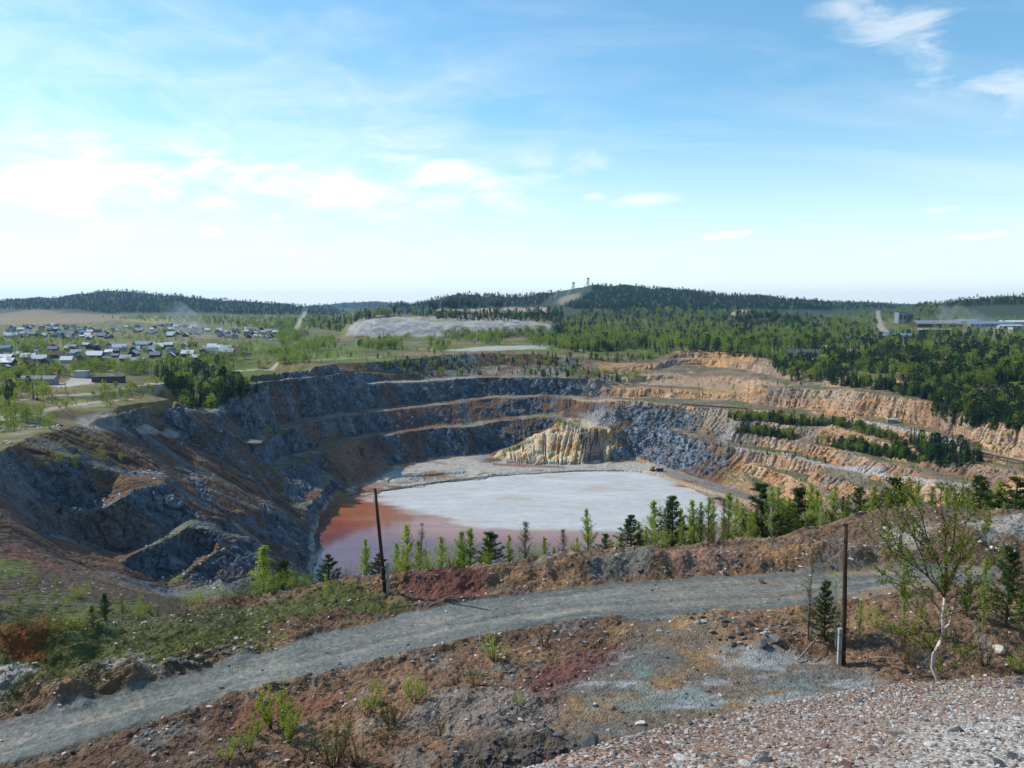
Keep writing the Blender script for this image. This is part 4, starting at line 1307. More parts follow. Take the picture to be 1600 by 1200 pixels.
# ------------------------------------------------------------------ tree shapes (unit height for far ones, metres for near ones)
def conifer_mesh(seed, wide=.2):
    random.seed(seed)
    m = MB()
    m.tube([(0, 0, -.03), (0, 0, .9)], [.016, .004], 4, 1, False)
    nt_ = 11
    for k in range(nt_):
        t = k / (nt_ - 1)
        z = .10 + .86 * t
        r = wide * (1 - t) ** .85 * random.uniform(.75, 1.15) + .012
        for s in range(8 if t < .6 else 6):
            if random.random() < .12:
                continue
            a = 2 * math.pi * (s + random.random() * .8) / 8 + k
            l = r * random.uniform(.65, 1.2)
            tip = Vector((math.cos(a) * l, math.sin(a) * l, z - .05 * random.uniform(.2, 1.3)))
            p = Vector((0, 0, z + .05))
            sd = Vector((-math.sin(a), math.cos(a), 0)) * l * .38
            mid = Vector((math.cos(a) * l * .55, math.sin(a) * l * .55, z + .01))
            m.add([p, mid + sd, tip, mid - sd], [(0, 1, 2), (0, 2, 3)])
    m.add([(0.012, 0, .93), (-.006, .01, .93), (-.006, -.01, .93), (0, 0, 1.0)], [(0, 1, 3), (1, 2, 3), (2, 0, 3)])
    return m.mesh('conifer', [M_CON, M_BARKP])


def pine_mesh(seed, wide=.22):
    """older pine: bare lower stem, rounded ragged crown"""
    random.seed(seed)
    m = MB()
    m.tube([(0, 0, -.03), (.01, 0, .5), (0, .01, .92)], [.02, .014, .005], 4, 1, False)
    for _ in range(230):
        t = random.random() ** .8
        z = .3 + .66 * t
        r = wide * (math.sin(math.pi * min(1, (.12 + .88 * t)) ** 1.1) ** .7) * random.uniform(.25, 1.08)
        a = random.uniform(0, 6.28)
        p = Vector((math.cos(a) * r, math.sin(a) * r, z))
        m.leaf(p, Vector((math.cos(a), math.sin(a), .5)), random.uniform(.045, .08), random.uniform(.06, .1))
    return m.mesh('pine', [M_CON, M_BARKP])


def broad_mesh(seed, wide=.34, narrow=False):
    random.seed(seed)
    m = MB()
    m.tube([(0, 0, -.04), (0.01, 0, .35), (0, .01, .75)], [.022, .015, .006], 4, 1, False)
    lobes = [(Vector((random.uniform(-1, 1) * wide * .5, random.uniform(-1, 1) * wide * .5, random.uniform(.35, .85))), random.uniform(.12, .24) * (.7 if narrow else 1)) for _ in range(9)]
    for _ in range(300):
        c, r = random.choice(lobes)
        d = rot_dir(random.uniform(0, 6.28), math.asin(random.uniform(-1, 1)))
        p = c + d * r * random.uniform(.6, 1.08)
        if p.z < .1:
            continue
        m.leaf(p, d + Vector((0, 0, .4)), random.uniform(.035, .06), random.uniform(.05, .085))
    return m.mesh('broad_tree', [M_DEC, M_BARKG])


def pine_near(seed, h):
    """young pine: trunk with whorls of branches carrying needle tufts"""
    random.seed(seed)
    t, c = MB(), MB()
    t.tube([(0, 0, -.4), (.02, .01, h * .5), (0, 0, h * .96)], [.016 * h, .011 * h, .004 * h], 6)
    nw = int(h * 2.3)
    for k in range(nw):
        f = k / (nw - 1)
        z = h * (.10 + .87 * f)
        L_ = h * (.27 * (1 - f) ** .8 + .035) * random.uniform(.8, 1.15)
        for s in range(7 if f < .75 else 5):
            if random.random() < .13:
                continue
            a = random.uniform(0, 6.28)
            e0 = .25 + .55 * f
            pts = [Vector((0, 0, z))]
            d = rot_dir(a, e0 * random.uniform(.5, 1.2))
            for q in range(3):
                d = (d + Vector((0, 0, .12))).normalized()
                pts.append(pts[-1] + d * L_ / 3)
            t.tube(pts, [.006 * h * (1 - f * .6), .004 * h * (1 - f * .6), .002 * h, .001 * h], 3, 0, False)
            for q in range(1, 4):
                for _ in range(5 if q == 3 else 4):
                    b = pts[q] - d * random.uniform(0, L_ / 3)
                    td = (d + rot_dir(random.uniform(0, 6.28), random.uniform(-.2, .9)) * .9).normalized()
                    e = b + td * random.uniform(.12, .26) * min(1, h / 5)
                    for _n in range(9):
                        nd = (td * .8 + rot_dir(random.uniform(0, 6.28), random.uniform(-1, 1))).normalized()
                        c.leaf(b + (e - b) * random.random(), nd, .045, random.uniform(.12, .2))
    for _n in range(24):
        c.leaf((0, 0, h * .93 + random.random() * h * .05), rot_dir(random.uniform(0, 6.28), random.uniform(.3, 1.4)), .03, .18)
    return t.mesh('trunk', M_BARKP), c.mesh('crown', M_NEED)


def aspen_near(seed, h, dens=1.0, mat=None, bare=False, white=False, spread=.17):
    """slender young birch or aspen in spring leaf"""
    random.seed(seed)
    t, c = MB(), MB()
    bend = random.uniform(-.05, .05) * h
    ax = [Vector((bend * (f ** 2), bend * .5 * f * f, h * f - .4 * (f == 0))) for f in (0, .25, .5, .75, 1)]
    t.tube(ax, [.011 * h, .009 * h, .0065 * h, .004 * h, .0015 * h], 6, 0, False)
    nb = int(h * 22)
    for k in range(nb):
        f = random.uniform(.10, .98)
        i = min(3, int(f * 4)); p = ax[i].lerp(ax[i + 1], f * 4 - i)
        prof = math.sin(math.pi * min(1, f * 1.02) ** .75) * .9 + .12
        L_ = h * spread * prof * random.uniform(.45, 1.35)
        a = random.uniform(0, 6.28)
        d = rot_dir(a, random.uniform(.5, 1.1))
        pts = [p]
        for q in range(3):
            d = (d + Vector((0, 0, .16)) + rot_dir(random.uniform(0, 6.28), 0) * .18).normalized()
            pts.append(pts[-1] + d * L_ / 3)
        t.tube(pts, [.0024 * h, .0016 * h, .001 * h, .0005 * h], 3, 0, False)
        if bare and random.random() < .6:
            continue
        for _ in range(int(30 * dens * (.4 + prof))):
            q = random.random() ** .7 * 3
            i = min(2, int(q))
            b = pts[i].lerp(pts[i + 1], q - i) + rot_dir(random.uniform(0, 6.28), random.uniform(-1, 1)) * random.uniform(.01, .11) * h * .16
            c.leaf(b, rot_dir(random.uniform(0, 6.28), random.uniform(-.9, .6)), random.uniform(.035, .06), random.uniform(.06, .095))
    return t.mesh('trunk', M_BARKW if white else M_BARKG), c.mesh('crown', mat or M_SPR)


def bush_near(seed, h, mat=None, dens=1.0):
    """leafy bush: many stems from one root, leaves out to the ground"""
    random.seed(seed)
    t, c = MB(), MB()
    for k in range(22):
        a = random.uniform(0, 6.28)
        d = rot_dir(a, random.uniform(.55, 1.45))
        L_ = h * random.uniform(.5, 1.05)
        pts = [Vector((math.cos(a) * .08 * h, math.sin(a) * .08 * h, -.1))]
        for q in range(4):
            d = (d + Vector((0, 0, .1)) + rot_dir(random.uniform(0, 6.28), .1) * .2).normalized()
            pts.append(pts[-1] + d * L_ / 4)
        t.tube(pts, [.01 * h, .007 * h, .005 * h, .003 * h, .001 * h], 3, 0, False)
        for _ in range(int(120 * dens)):
            q = random.random() ** .6 * 4
            i = min(3, int(q))
            b = pts[i].lerp(pts[i + 1], q - i) + rot_dir(random.uniform(0, 6.28), random.uniform(-1, 1)) * random.uniform(.02, .16) * h
            if b.z > 0:
                c.leaf(b, rot_dir(random.uniform(0, 6.28), random.uniform(-.6, .9)), random.uniform(.035, .055), random.uniform(.055, .085))
    return t.mesh('stem', M_TWIG), c.mesh('crown', mat or M_SPR)


def shrub_near(seed, h, leafy=.6, mat=None):
    random.seed(seed)
    t, c = MB(), MB()
    for k in range(random.randint(9, 15)):
        a = random.uniform(0, 6.28)
        d = rot_dir(a, random.uniform(.85, 1.45))
        p = Vector((math.cos(a) * .06 * h, math.sin(a) * .06 * h, -.05))
        L_ = h * random.uniform(.55, 1.05)
        pts = [p]
        for q in range(4):
            d = (d + rot_dir(random.uniform(0, 6.28), .2) * .16).normalized()
            pts.append(pts[-1] + d * L_ / 4)
        t.tube(pts, [.012 * h, .009 * h, .006 * h, .004 * h, .002 * h], 3, 0, False)
        for s in range(5):
            q = random.uniform(1, 3.8); i = int(q)
            b = pts[i].lerp(pts[i + 1], q - i)
            e = b + (d + rot_dir(random.uniform(0, 6.28), .5) * .8).normalized() * L_ * .22
            t.tube([b, e], [.004 * h, .0015 * h], 3, 0, False)
            for _ in range(int(26 * leafy)):
                c.leaf(b.lerp(e, random.random()) + rot_dir(random.uniform(0, 6.28), random.uniform(-1, 1)) * .03 * h, rot_dir(random.uniform(0, 6.28), random.uniform(-.6, .9)), .045, .08)
    return t.mesh('stem', M_TWIG), (c.mesh('foliage', mat or M_SPR) if c.v else None)


CON = [conifer_mesh(s, w) for s, w in ((1, .16), (2, .21), (5, .185))] + [pine_mesh(3, .15)]
BRO = [broad_mesh(s, w, n) for s, w, n in ((11, .34, False), (12, .42, False), (13, .22, True), (14, .3, False))]

# ------------------------------------------------------------------ woods: where trees stand
TREES = []      # x, y, z, height, type (0 conifer, 1 broadleaf), zone


def inside(poly, x, y):
    c = False
    n = len(poly)
    for k in range(n):
        ax, ay = poly[k]; bx, by = poly[(k + 1) % n]
        if (ay > y) != (by > y) and x < (bx - ax) * (y - ay) / (by - ay) + ax:
            c = not c
    return c


def wood(poly, n, h, typ, zone, rmin=60.0, maxslope=None, clump=0.0, seed=1):
    """n trees over a surveyed outline; typ is the share of broadleaf trees"""
    rg = random.Random(seed * 977 + n)
    if clump:
        cn = noise2(*np.meshgrid(np.arange(256) / 4, np.arange(256) / 4, indexing='ij'), seed)
    xs = [p[0] for p in poly]; ys = [p[1] for p in poly]
    made = tries = 0
    while made < n and tries < n * 12:
        tries += 1
        px, py = rg.uniform(min(xs), max(xs)), rg.uniform(min(ys), max(ys))
        if not inside(poly, px, py):
            continue
        if clump and cn[int(px / clump * 4) % 256, int(py / clump * 10) % 256] < rg.uniform(-.25, .35):
            continue
        if 482 < py < 522 and (abs(px - np.interp(py, [483, 492, 503, 518], [1372, 1371, 1374, 1383])) < 5 or abs(px - np.interp(py, [483, 522], [478, 461])) < 5):
            continue
        if 444 < py < 480 and 842 < px < 926 and inside([(842, 479), (862, 462), (890, 450), (925, 444), (924, 458), (904, 470), (880, 479)], px, py):
            continue
        q = hit(px, py, rmin)
        if q is None or q[1] > 8500:
            continue
        if maxslope:
            g = [ground(q[0] + a, q[1] + b) for a, b in ((2, 0), (-2, 0), (0, 2), (0, -2))]
            if math.hypot(g[0] - g[1], g[2] - g[3]) / 4 > maxslope:
                continue
        zn = zone
        if zone.startswith('on the right plateau'):
            zn = zone + (' near the derelict shed' if px < 1400 else ' in front of the works' if px < 1500 else ' at the picture edge') + (', back rows' if py < 548 else ', front rows')
        elif zone.startswith('in the wood'):
            zn = zone + (', upper part' if py < 600 else ', lower part') + (' towards the village' if px < 310 else ' towards the pit')
        elif zone.startswith('on the grass left'):
            zn = zone + (' at the picture edge' if px < 110 else ' behind the dark ridge')
        elif zone.startswith('on the lower') or zone.startswith('on the middle') or zone.startswith('on the upper'):
            zn = zone + (', left part' if px < 1250 else ', middle part' if px < 1430 else ', right part')
        elif zone.startswith('on the far rim') or zone.startswith('among the village'):
            zn = zone + (', left part' if px < (240 if 'village' in zone else 740) else ', right part')
        TREES.append((q[0], q[1], q[2] - .2, h * rg.uniform(.6, 1.25), 1 if rg.random() < typ else 0, zn))
        made += 1


wood([(1290, 556), (1340, 535), (1400, 527), (1470, 522), (1600, 520), (1700, 520), (1700, 604), (1600, 605), (1480, 608), (1425, 596), (1380, 587), (1340, 582)], 1750, 9.5, .22, 'on the right plateau')
wood([(1200, 575), (1260, 570), (1350, 578), (1300, 600), (1230, 596)], 190, 8, .2, 'on the right plateau', seed=2)
wood([(1290, 592), (1345, 596), (1430, 610), (1490, 622), (1600, 624), (1700, 630), (1700, 662), (1600, 655), (1500, 640), (1440, 624), (1370, 610), (1300, 603)], 760, 7.5, .1, 'on the upper ochre terrace', seed=3)
wood([(1455, 655), (1500, 646), (1600, 660), (1700, 675), (1700, 690), (1600, 676), (1500, 668)], 330, 8, .06, 'on the upper ochre terrace', seed=4)
wood([(1130, 652), (1200, 645), (1280, 655), (1360, 668), (1420, 688), (1400, 692), (1300, 666), (1230, 668), (1150, 665)], 320, 5.2, .4, 'on the middle ochre terrace', maxslope=.6, seed=5)
wood([(1140, 660), (1240, 665), (1240, 690), (1200, 694), (1150, 690)], 150, 5.5, .35, 'on the middle ochre terrace', maxslope=.9, seed=6)
wood([(1255, 690), (1300, 698), (1400, 702), (1480, 715), (1500, 738), (1420, 722), (1330, 706)], 300, 5.8, .25, 'on the lower ochre terrace', maxslope=.8, seed=7)
wood([(1420, 690), (1480, 700), (1540, 720), (1480, 735), (1440, 720)], 110, 8, .08, 'on the lower ochre terrace', seed=8)
wood([(1030, 680), (1110, 690), (1220, 704), (1300, 722), (1260, 730), (1120, 705)], 45, 3.6, .4, 'on the lower ochre terrace', seed=9)
wood([(560, 563), (640, 563), (720, 556), (850, 556), (900, 562), (920, 585), (800, 587), (700, 588), (640, 590), (580, 575)], 260, 5, .35, 'on the far rim of the pit', maxslope=1.2, seed=10)
wood([(820, 583), (900, 580), (1000, 588), (990, 600), (900, 594), (830, 590)], 90, 5.5, .4, 'on the far rim of the pit', seed=11)
wood([(1000, 612), (1240, 590), (1300, 602), (1100, 625)], 26, 4, .4, 'on the upper ochre terrace', maxslope=.5, seed=12)
wood([(240, 585), (300, 572), (350, 576), (372, 600), (395, 618), (340, 642), (285, 640), (262, 612)], 300, 8, .22, 'in the wood beside the left rim', seed=13)
wood([(330, 620), (400, 612), (440, 606), (380, 630)], 30, 5, .3, 'in the wood beside the left rim', seed=14)
wood([(480, 690), (350, 660), (395, 665), (420, 690)], 12, 4.5, .3, 'on the dark left slope', seed=15)
# beyond the pit
wood([(870, 512), (900, 490), (1000, 484), (1150, 487), (1300, 500), (1380, 522), (1330, 542), (1200, 546), (1050, 546), (900, 552), (860, 540)], 3400, 9, .34, 'far', seed=16)
wood([(870, 520), (1050, 515), (1200, 522), (1300, 528), (1200, 545), (1000, 546), (880, 545)], 420, 9, .9, 'far', clump=40, seed=17)
wood([(560, 532), (640, 524), (760, 522), (860, 518), (900, 545), (760, 542), (640, 548), (560, 548)], 420, 8, .85, 'far', clump=40, seed=18)
wood([(640, 492), (760, 490), (880, 486), (880, 512), (860, 504), (700, 500)], 500, 9, .1, 'far', seed=19)
wood([(480, 490), (560, 484), (660, 482), (640, 492), (560, 500), (530, 520), (480, 510)], 500, 10, .3, 'far', seed=20)
wood([(870, 478), (900, 484), (1000, 484), (1150, 486), (1150, 480), (1000, 478)], 700, 10, .05, 'far', seed=21)
wood([(1290, 500), (1370, 482), (1460, 478), (1500, 492), (1400, 496), (1360, 520), (1300, 520)], 480, 10, .7, 'far', seed=22)
wood([(1370, 500), (1500, 494), (1600, 500), (1600, 520), (1470, 522), (1390, 528)], 160, 9, .8, 'far', clump=30, seed=23)
# hills
wood([(-60, 476), (0, 471), (100, 466), (160, 456), (210, 456), (330, 469), (470, 478), (530, 483), (530, 493), (400, 493), (300, 488), (160, 490), (120, 484), (0, 484), (-60, 488)], 5600, 12, .04, 'far', seed=24)
wood([(600, 481), (700, 464), (740, 461), (840, 461), (920, 448), (1000, 449), (1100, 457), (1200, 466), (1300, 473), (1300, 484), (1000, 482), (860, 478), (640, 484)], 7000, 11, .04, 'far', seed=25)
wood([(1180, 474), (1300, 471), (1450, 477), (1450, 482), (1300, 486), (1180, 484)], 1100, 11, .1, 'far', seed=26)
wood([(1440, 478), (1510, 469), (1600, 464), (1700, 465), (1700, 474), (1560, 477), (1480, 482)], 1000, 9, .1, 'far', seed=27)
wood([(470, 479), (560, 473), (620, 474), (640, 480), (560, 484)], 500, 16, .05, 'far', seed=28)
# plain and village
wood([(160, 497), (340, 494), (460, 498), (520, 497), (520, 512), (440, 518), (330, 508), (220, 503)], 650, 9, .7, 'far', seed=29)
wood([(-60, 545), (0, 530), (90, 530), (170, 538), (170, 548), (0, 552)], 150, 6.5, .97, 'among the village houses', seed=30)
wood([(-60, 520), (200, 515), (480, 515), (520, 540), (470, 560), (400, 560), (250, 575), (100, 588), (-60, 600)], 470, 5.5, .95, 'among the village houses', clump=45, seed=31)
wood([(-60, 590), (100, 575), (250, 565), (440, 552), (540, 550), (520, 562), (400, 574), (300, 580), (200, 590), (80, 590), (-60, 612)], 260, 6, .95, 'among the village houses', clump=50, seed=32)
wood([(450, 500), (470, 500), (480, 530), (440, 545), (430, 530)], 90, 9, 1, 'among the village houses', seed=33)
wood([(-60, 600), (60, 605), (80, 625), (20, 635), (-60, 640)], 60, 7, .5, 'on the grass left of the pit', seed=34)
wood([(150, 612), (240, 596), (262, 605), (230, 625), (170, 640)], 34, 4.5, 1, 'on the grass left of the pit', seed=35)
wood([(-40, 665), (10, 640), (90, 650), (92, 672), (20, 682)], 34, 4.5, 1, 'on the grass left of the pit', seed=36)

wood([(380, 580), (450, 566), (560, 553), (640, 548), (700, 545), (690, 552), (600, 562), (520, 566), (440, 575)], 120, 4.5, .8, 'far', clump=30, seed=37)
wood([(390, 560), (540, 545), (560, 535), (470, 530), (440, 548)], 150, 6, .95, 'far', clump=30, seed=38)
wood([(-40, 640), (0, 610), (150, 600), (250, 592), (240, 612), (120, 640), (20, 655)], 120, 2.2, 1, 'on the grass left of the pit', clump=25, seed=39)
wood([(900, 560), (1000, 556), (1060, 545), (1180, 547), (1230, 570), (1180, 562), (1060, 548), (1000, 566), (930, 566)], 130, 6, .3, 'on the far rim of the pit', seed=40)
wood([(1000, 548), (1200, 548), (1330, 545), (1300, 575), (1220, 572), (1180, 556)], 200, 8, .3, 'on the right plateau', seed=41)
wood([(1000, 585), (1200, 600), (1480, 650), (1600, 690), (1600, 750), (1400, 735), (1230, 705), (1050, 665), (960, 615)], 900, 1.7, .7, 'in low growth on the ochre terraces', seed=42)
wood([(1080, 720), (1180, 740), (1300, 735), (1400, 760), (1250, 775), (1120, 750)], 160, 2.0, .6, 'in low growth on the ochre terraces', seed=43)
wood([(940, 640), (1100, 650), (1140, 690), (1080, 710), (1000, 720), (960, 660)], 60, 2.0, .6, 'in low growth on the grey rock slope', seed=44)
wood([(100, 690), (200, 690), (200, 740), (60, 735), (20, 740)], 26, 2.5, .9, 'on the dark left slope', seed=45)
wood([(-30, 880), (150, 918), (290, 945), (200, 965), (60, 962), (-30, 950)], 70, 1.1, 1, 'on the brown mound beyond the grass bank', seed=46)
# keep what the ground does not hide, sort by apparent size
T_ = np.array([t[:5] for t in TREES])
dd = np.hypot(T_[:, 0], T_[:, 1])
app = T_[:, 3] / dd
inf = np.abs(T_[:, 0] / T_[:, 1]) < .63
order = np.argsort(-(app * inf))
single = {0: [], 1: []}
for k in order:
    typ = int(T_[k, 4])
    if len(single[typ]) < 300 and inf[k] and dd[k] < 800:
        single[typ].append(k)
sset = set(single[0]) | set(single[1])
KINDW = {0: 'dark conifer', 1: 'light green leafy tree'}
for typ, nm, meshes in ((0, 'conifer', CON), (1, 'leafy_tree', BRO)):
    for k in single[typ]:
        x, y, z, h, _, zone = TREES[k]
        o = obj(nm, random.choice(meshes), None, (x, y, z), random.uniform(0, 6.28), h)
        o.scale = (h * random.uniform(.85, 1.2), h * random.uniform(.85, 1.2), h)
        tag(o, f'{KINDW[typ]} {zone}', 'tree', f'{KINDW[typ]}s {zone}')


def scatter_stuff(name, pts, protos, label, cat):
    """one mass of many: points carrying size, turn and kind, shapes set on them"""
    me = bpy.data.meshes.new(name)
    P = np.array([p[:3] for p in pts], np.float32)
    me.vertices.add(len(P)); me.vertices.foreach_set('co', P.ravel())
    for an, typ, vals in (('size', 'FLOAT_VECTOR', np.array([p[3] for p in pts], np.float32)), ('turn', 'FLOAT_VECTOR', np.array([p[4] for p in pts], np.float32)),
                          ('sort', 'INT', np.array([p[5] for p in pts], np.int32))):
        a = me.attributes.new(an, typ, 'POINT')
        a.data.foreach_set('vector' if typ == 'FLOAT_VECTOR' else 'value', vals.ravel())
    o = obj(name, me)
    ng = bpy.data.node_groups.new(name, 'GeometryNodeTree')
    ng.interface.new_socket('Geometry', in_out='INPUT', socket_type='NodeSocketGeometry')
    ng.interface.new_socket('Geometry', in_out='OUTPUT', socket_type='NodeSocketGeometry')
    gi = ng.nodes.new('NodeGroupInput'); go = ng.nodes.new('NodeGroupOutput')
    mp_ = ng.nodes.new('GeometryNodeMeshToPoints'); ng.links.new(gi.outputs[0], mp_.inputs[0])
    jn = ng.nodes.new('GeometryNodeJoinGeometry')

    def attr(an, t):
        q = ng.nodes.new('GeometryNodeInputNamedAttribute'); q.data_type = t; q.inputs[0].default_value = an
        return q.outputs[0]
    for k, pr in enumerate(protos):
        inf_ = ng.nodes.new('GeometryNodeObjectInfo'); inf_.inputs['Object'].default_value = pr; inf_.transform_space = 'ORIGINAL'
        inf_.inputs['As Instance'].default_value = True
        tr = ng.nodes.new('GeometryNodeTransform')
        cmp_ = ng.nodes.new('FunctionNodeCompare'); cmp_.data_type = 'INT'; cmp_.operation = 'EQUAL'
        ng.links.new(attr('sort', 'INT'), cmp_.inputs[2]); cmp_.inputs[3].default_value = k
        ip = ng.nodes.new('GeometryNodeInstanceOnPoints')
        ng.links.new(mp_.outputs[0], ip.inputs['Points']); ng.links.new(cmp_.outputs[0], ip.inputs['Selection'])
        ng.links.new(inf_.outputs['Geometry'], ip.inputs['Instance'])
        e2r = ng.nodes.new('FunctionNodeEulerToRotation'); ng.links.new(attr('turn', 'FLOAT_VECTOR'), e2r.inputs[0])
        ng.links.new(e2r.outputs[0], ip.inputs['Rotation']); ng.links.new(attr('size', 'FLOAT_VECTOR'), ip.inputs['Scale'])
        ng.links.new(ip.outputs[0], jn.inputs[0])
    ng.links.new(jn.outputs[0], go.inputs[0])
    md = o.modifiers.new('scatter', 'NODES'); md.node_group = ng
    return tag(o, label, cat, None, 'stuff')


protos = {}
for o in list(COL.objects):
    if o.type == 'MESH' and o.data in CON + BRO and o.data.name not in protos:
        protos[o.data.name] = o
missing = [m_ for m_ in CON + BRO if m_.name not in protos]
PL = [protos.get(m_.name) for m_ in CON + BRO]
FOREST = []
rg = random.Random(5)
for k, t in enumerate(TREES):
    if k in sset:
        continue
    x, y, z, h, typ, zone = t
    s = rg.uniform(.85, 1.25)
    FOREST.append((x, y, z, (h * s, h * s, h), (0, 0, rg.uniform(0, 6.28)), rg.randrange(4) + (4 if typ else 0)))
scatter_stuff('forest', FOREST, PL, 'distant forest covering the hills and the plain beyond the pit', 'forest')

# ------------------------------------------------------------------ village houses
ROOFS = {'white': simple_mat('white_sheet_roof', (.72, .73, .74), .45, .15, .5), 'silver': simple_mat('zinc_roof', (.48, .50, .53), .45, .25, .5), 'dark': simple_mat('dark_slate_roof', (.10, .105, .115), .8, .3, .6),
         'brown': simple_mat('rusty_brown_roof', (.17, .095, .065), .8, .3, .6), 'blue': simple_mat('blue_sheet_roof', (.16, .28, .42), .5, .2, .5), 'grey': simple_mat('grey_fibre_roof', (.26, .265, .27), .85, .25, .6)}
WALLS = [simple_mat('dark_log_wall', (.09, .065, .05), .9, .3, 1), simple_mat('pale_plaster_wall', (.46, .44, .40), .9, .2, 1), simple_mat('brick_wall', (.24, .12, .085), .9, .25, 1), simple_mat('grey_block_wall', (.27, .265, .26), .9, .25, 1)]
M_PANE = simple_mat('window_glass', (.03, .04, .05), .15)
HW = {}


def house_meshes(l, w, h, rh, wall, roof):
    key = (l, w, h, rh, wall, roof)
    if key not in HW:
        a, b = MB(), MB()
        a.box((0, 0, h / 2 - .5), (l, w, h + 1))
        a.add([(-l / 2, -w / 2, h), (-l / 2, w / 2, h), (-l / 2, 0, h + rh), (l / 2, -w / 2, h), (l / 2, w / 2, h), (l / 2, 0, h + rh)], [(0, 2, 1), (3, 4, 5)])
        e, t = .45, .14
        for s in (-1, 1):
            y0, z0 = s * (w / 2 + e), h - rh * e / (w / 2)
            x0 = l / 2 + e
            b.add([(-x0, y0, z0), (x0, y0, z0), (x0, 0, h + rh + .02), (-x0, 0, h + rh + .02), (-x0, y0, z0 + t), (x0, y0, z0 + t), (x0, 0, h + rh + t), (-x0, 0, h + rh + t)],
                  [(0, 1, 2, 3), (4, 5, 6, 7), (0, 1, 5, 4), (0, 3, 7, 4), (1, 2, 6, 5)])
        HW[key] = (a.mesh('house', WALLS[wall]), b.mesh('roof', ROOFS[roof]))
    return HW[key]


SIZES = [(7, 5.5, 2.5, 2.1), (8.5, 6, 2.6, 2.3), (5.5, 4.5, 2.2, 1.7), (10.5, 7.2, 3, 2.6), (4.5, 3.6, 2.0, 1.1)]
RW = {'white': 'bright white', 'silver': 'silvery', 'dark': 'dark', 'brown': 'rusty brown', 'blue': 'blue', 'grey': 'grey'}


def house(px, py, size, roof, wall, rz, label, group=None):
    q = hit(px, py, 60)
    if not q:
        return
    a, b = house_meshes(*SIZES[size], wall, roof)
    o = obj('house', a, None, q, rz)
    obj('roof', b, o)
    tag(o, label, 'house', group)
    HOUSES.append(q)


HOUSES = []
marked = [(149, 561, 3, 'white', 0, .1, 'large house with long bright white roof at the near edge of the village'), (187, 548, 3, 'white', 1, .5, 'house with white roof and pale gable behind the long white roof'),
          (219, 543, 3, 'white', 0, .9, 'house with tall square white roof facing the pit'), (233, 550, 1, 'silver', 1, .4, 'pale gabled house just right of the tall white roof'),
          (9, 565, 1, 'white', 0, .1, 'upper of two white roofed houses at the left picture edge'), (12, 572, 1, 'white', 0, 0, 'lower of two white roofed houses at the left picture edge'),
          (45, 563, 1, 'white', 2, .2, 'white roofed house beside a dark spruce near the left edge'), (62, 566, 1, 'white', 0, .3, 'white roofed house below the tall round tree on the left'),
          (6, 550, 3, 'blue', 0, .3, 'house with blue roof at the left picture edge'), (171, 554, 2, 'white', 0, 0, 'low shed with narrow white roof between two larger white roofs'),
          (28, 558, 2, 'white', 0, .1, 'small house with low white roof near the left edge'), (19, 528, 3, 'white', 1, .5, 'wide white roof at the front of the far village rows'),
          (215, 570, 1, 'silver', 0, .2, 'silver roofed house beside the village track'), (354, 549, 1, 'silver', 1, 0, 'upper silver roof right of the smoke'),
          (339, 548, 1, 'white', 0, .1, 'white roofed house below the smoke'), (354, 556, 3, 'silver', 0, .1, 'wide silver roof at the pit side of the village'), (334, 558, 1, 'silver', 3, 1.2, 'silver roof turned sideways at the pit side of the village'),
          (377, 552, 1, 'brown', 1, .1, 'rust roofed house at the right end of the near village')]
for m_ in marked:
    house(*m_)
rg = random.Random(21)
zones = [([(-20, 513), (90, 508), (150, 514), (180, 527), (150, 534), (60, 528), (-20, 530)], 96, 'in the dense far rows on the left', ['dark', 'dark', 'grey', 'silver', 'white', 'white', 'blue'], 14),
         ([(160, 512), (260, 508), (330, 514), (320, 528), (250, 527), (170, 520)], 50, 'in the far rows left of the smoke', ['dark', 'grey', 'silver', 'white', 'white'], 14),
         ([(330, 516), (440, 515), (470, 519), (490, 524), (420, 531), (345, 530)], 54, 'in the far rows right of the smoke', ['white', 'silver', 'white', 'dark', 'grey'], 14),
         ([(-20, 545), (120, 542), (260, 538), (330, 545), (395, 546), (395, 556), (330, 560), (240, 572), (150, 575), (60, 580), (-20, 590)], 78, 'among trees in the near village', ['dark', 'grey', 'dark', 'silver', 'brown', 'white', 'white'], 13)]
for poly, n, where, roofs, gap in zones:
    made = tries = 0
    xs = [p[0] for p in poly]; ys = [p[1] for p in poly]
    while made < n and tries < 4000:
        tries += 1
        px, py = rg.uniform(min(xs), max(xs)), rg.uniform(min(ys), max(ys))
        if not inside(poly, px, py):
            continue
        q = hit(px, py, 60)
        if q is None or any(math.dist(q[:2], h_[:2]) < gap for h_ in HOUSES):
            continue
        rf = rg.choice(roofs)
        house(px, py, rg.choice([0, 0, 1, 2, 4]), rf, rg.choice([0, 0, 1, 2, 3]), rg.choice([.15, .25, 1.75, 1.85]) + rg.uniform(-.1, .1),
              f'small {RW[rf]} roofed house {where}', f'{RW[rf]} roofed houses {where}')
        made += 1


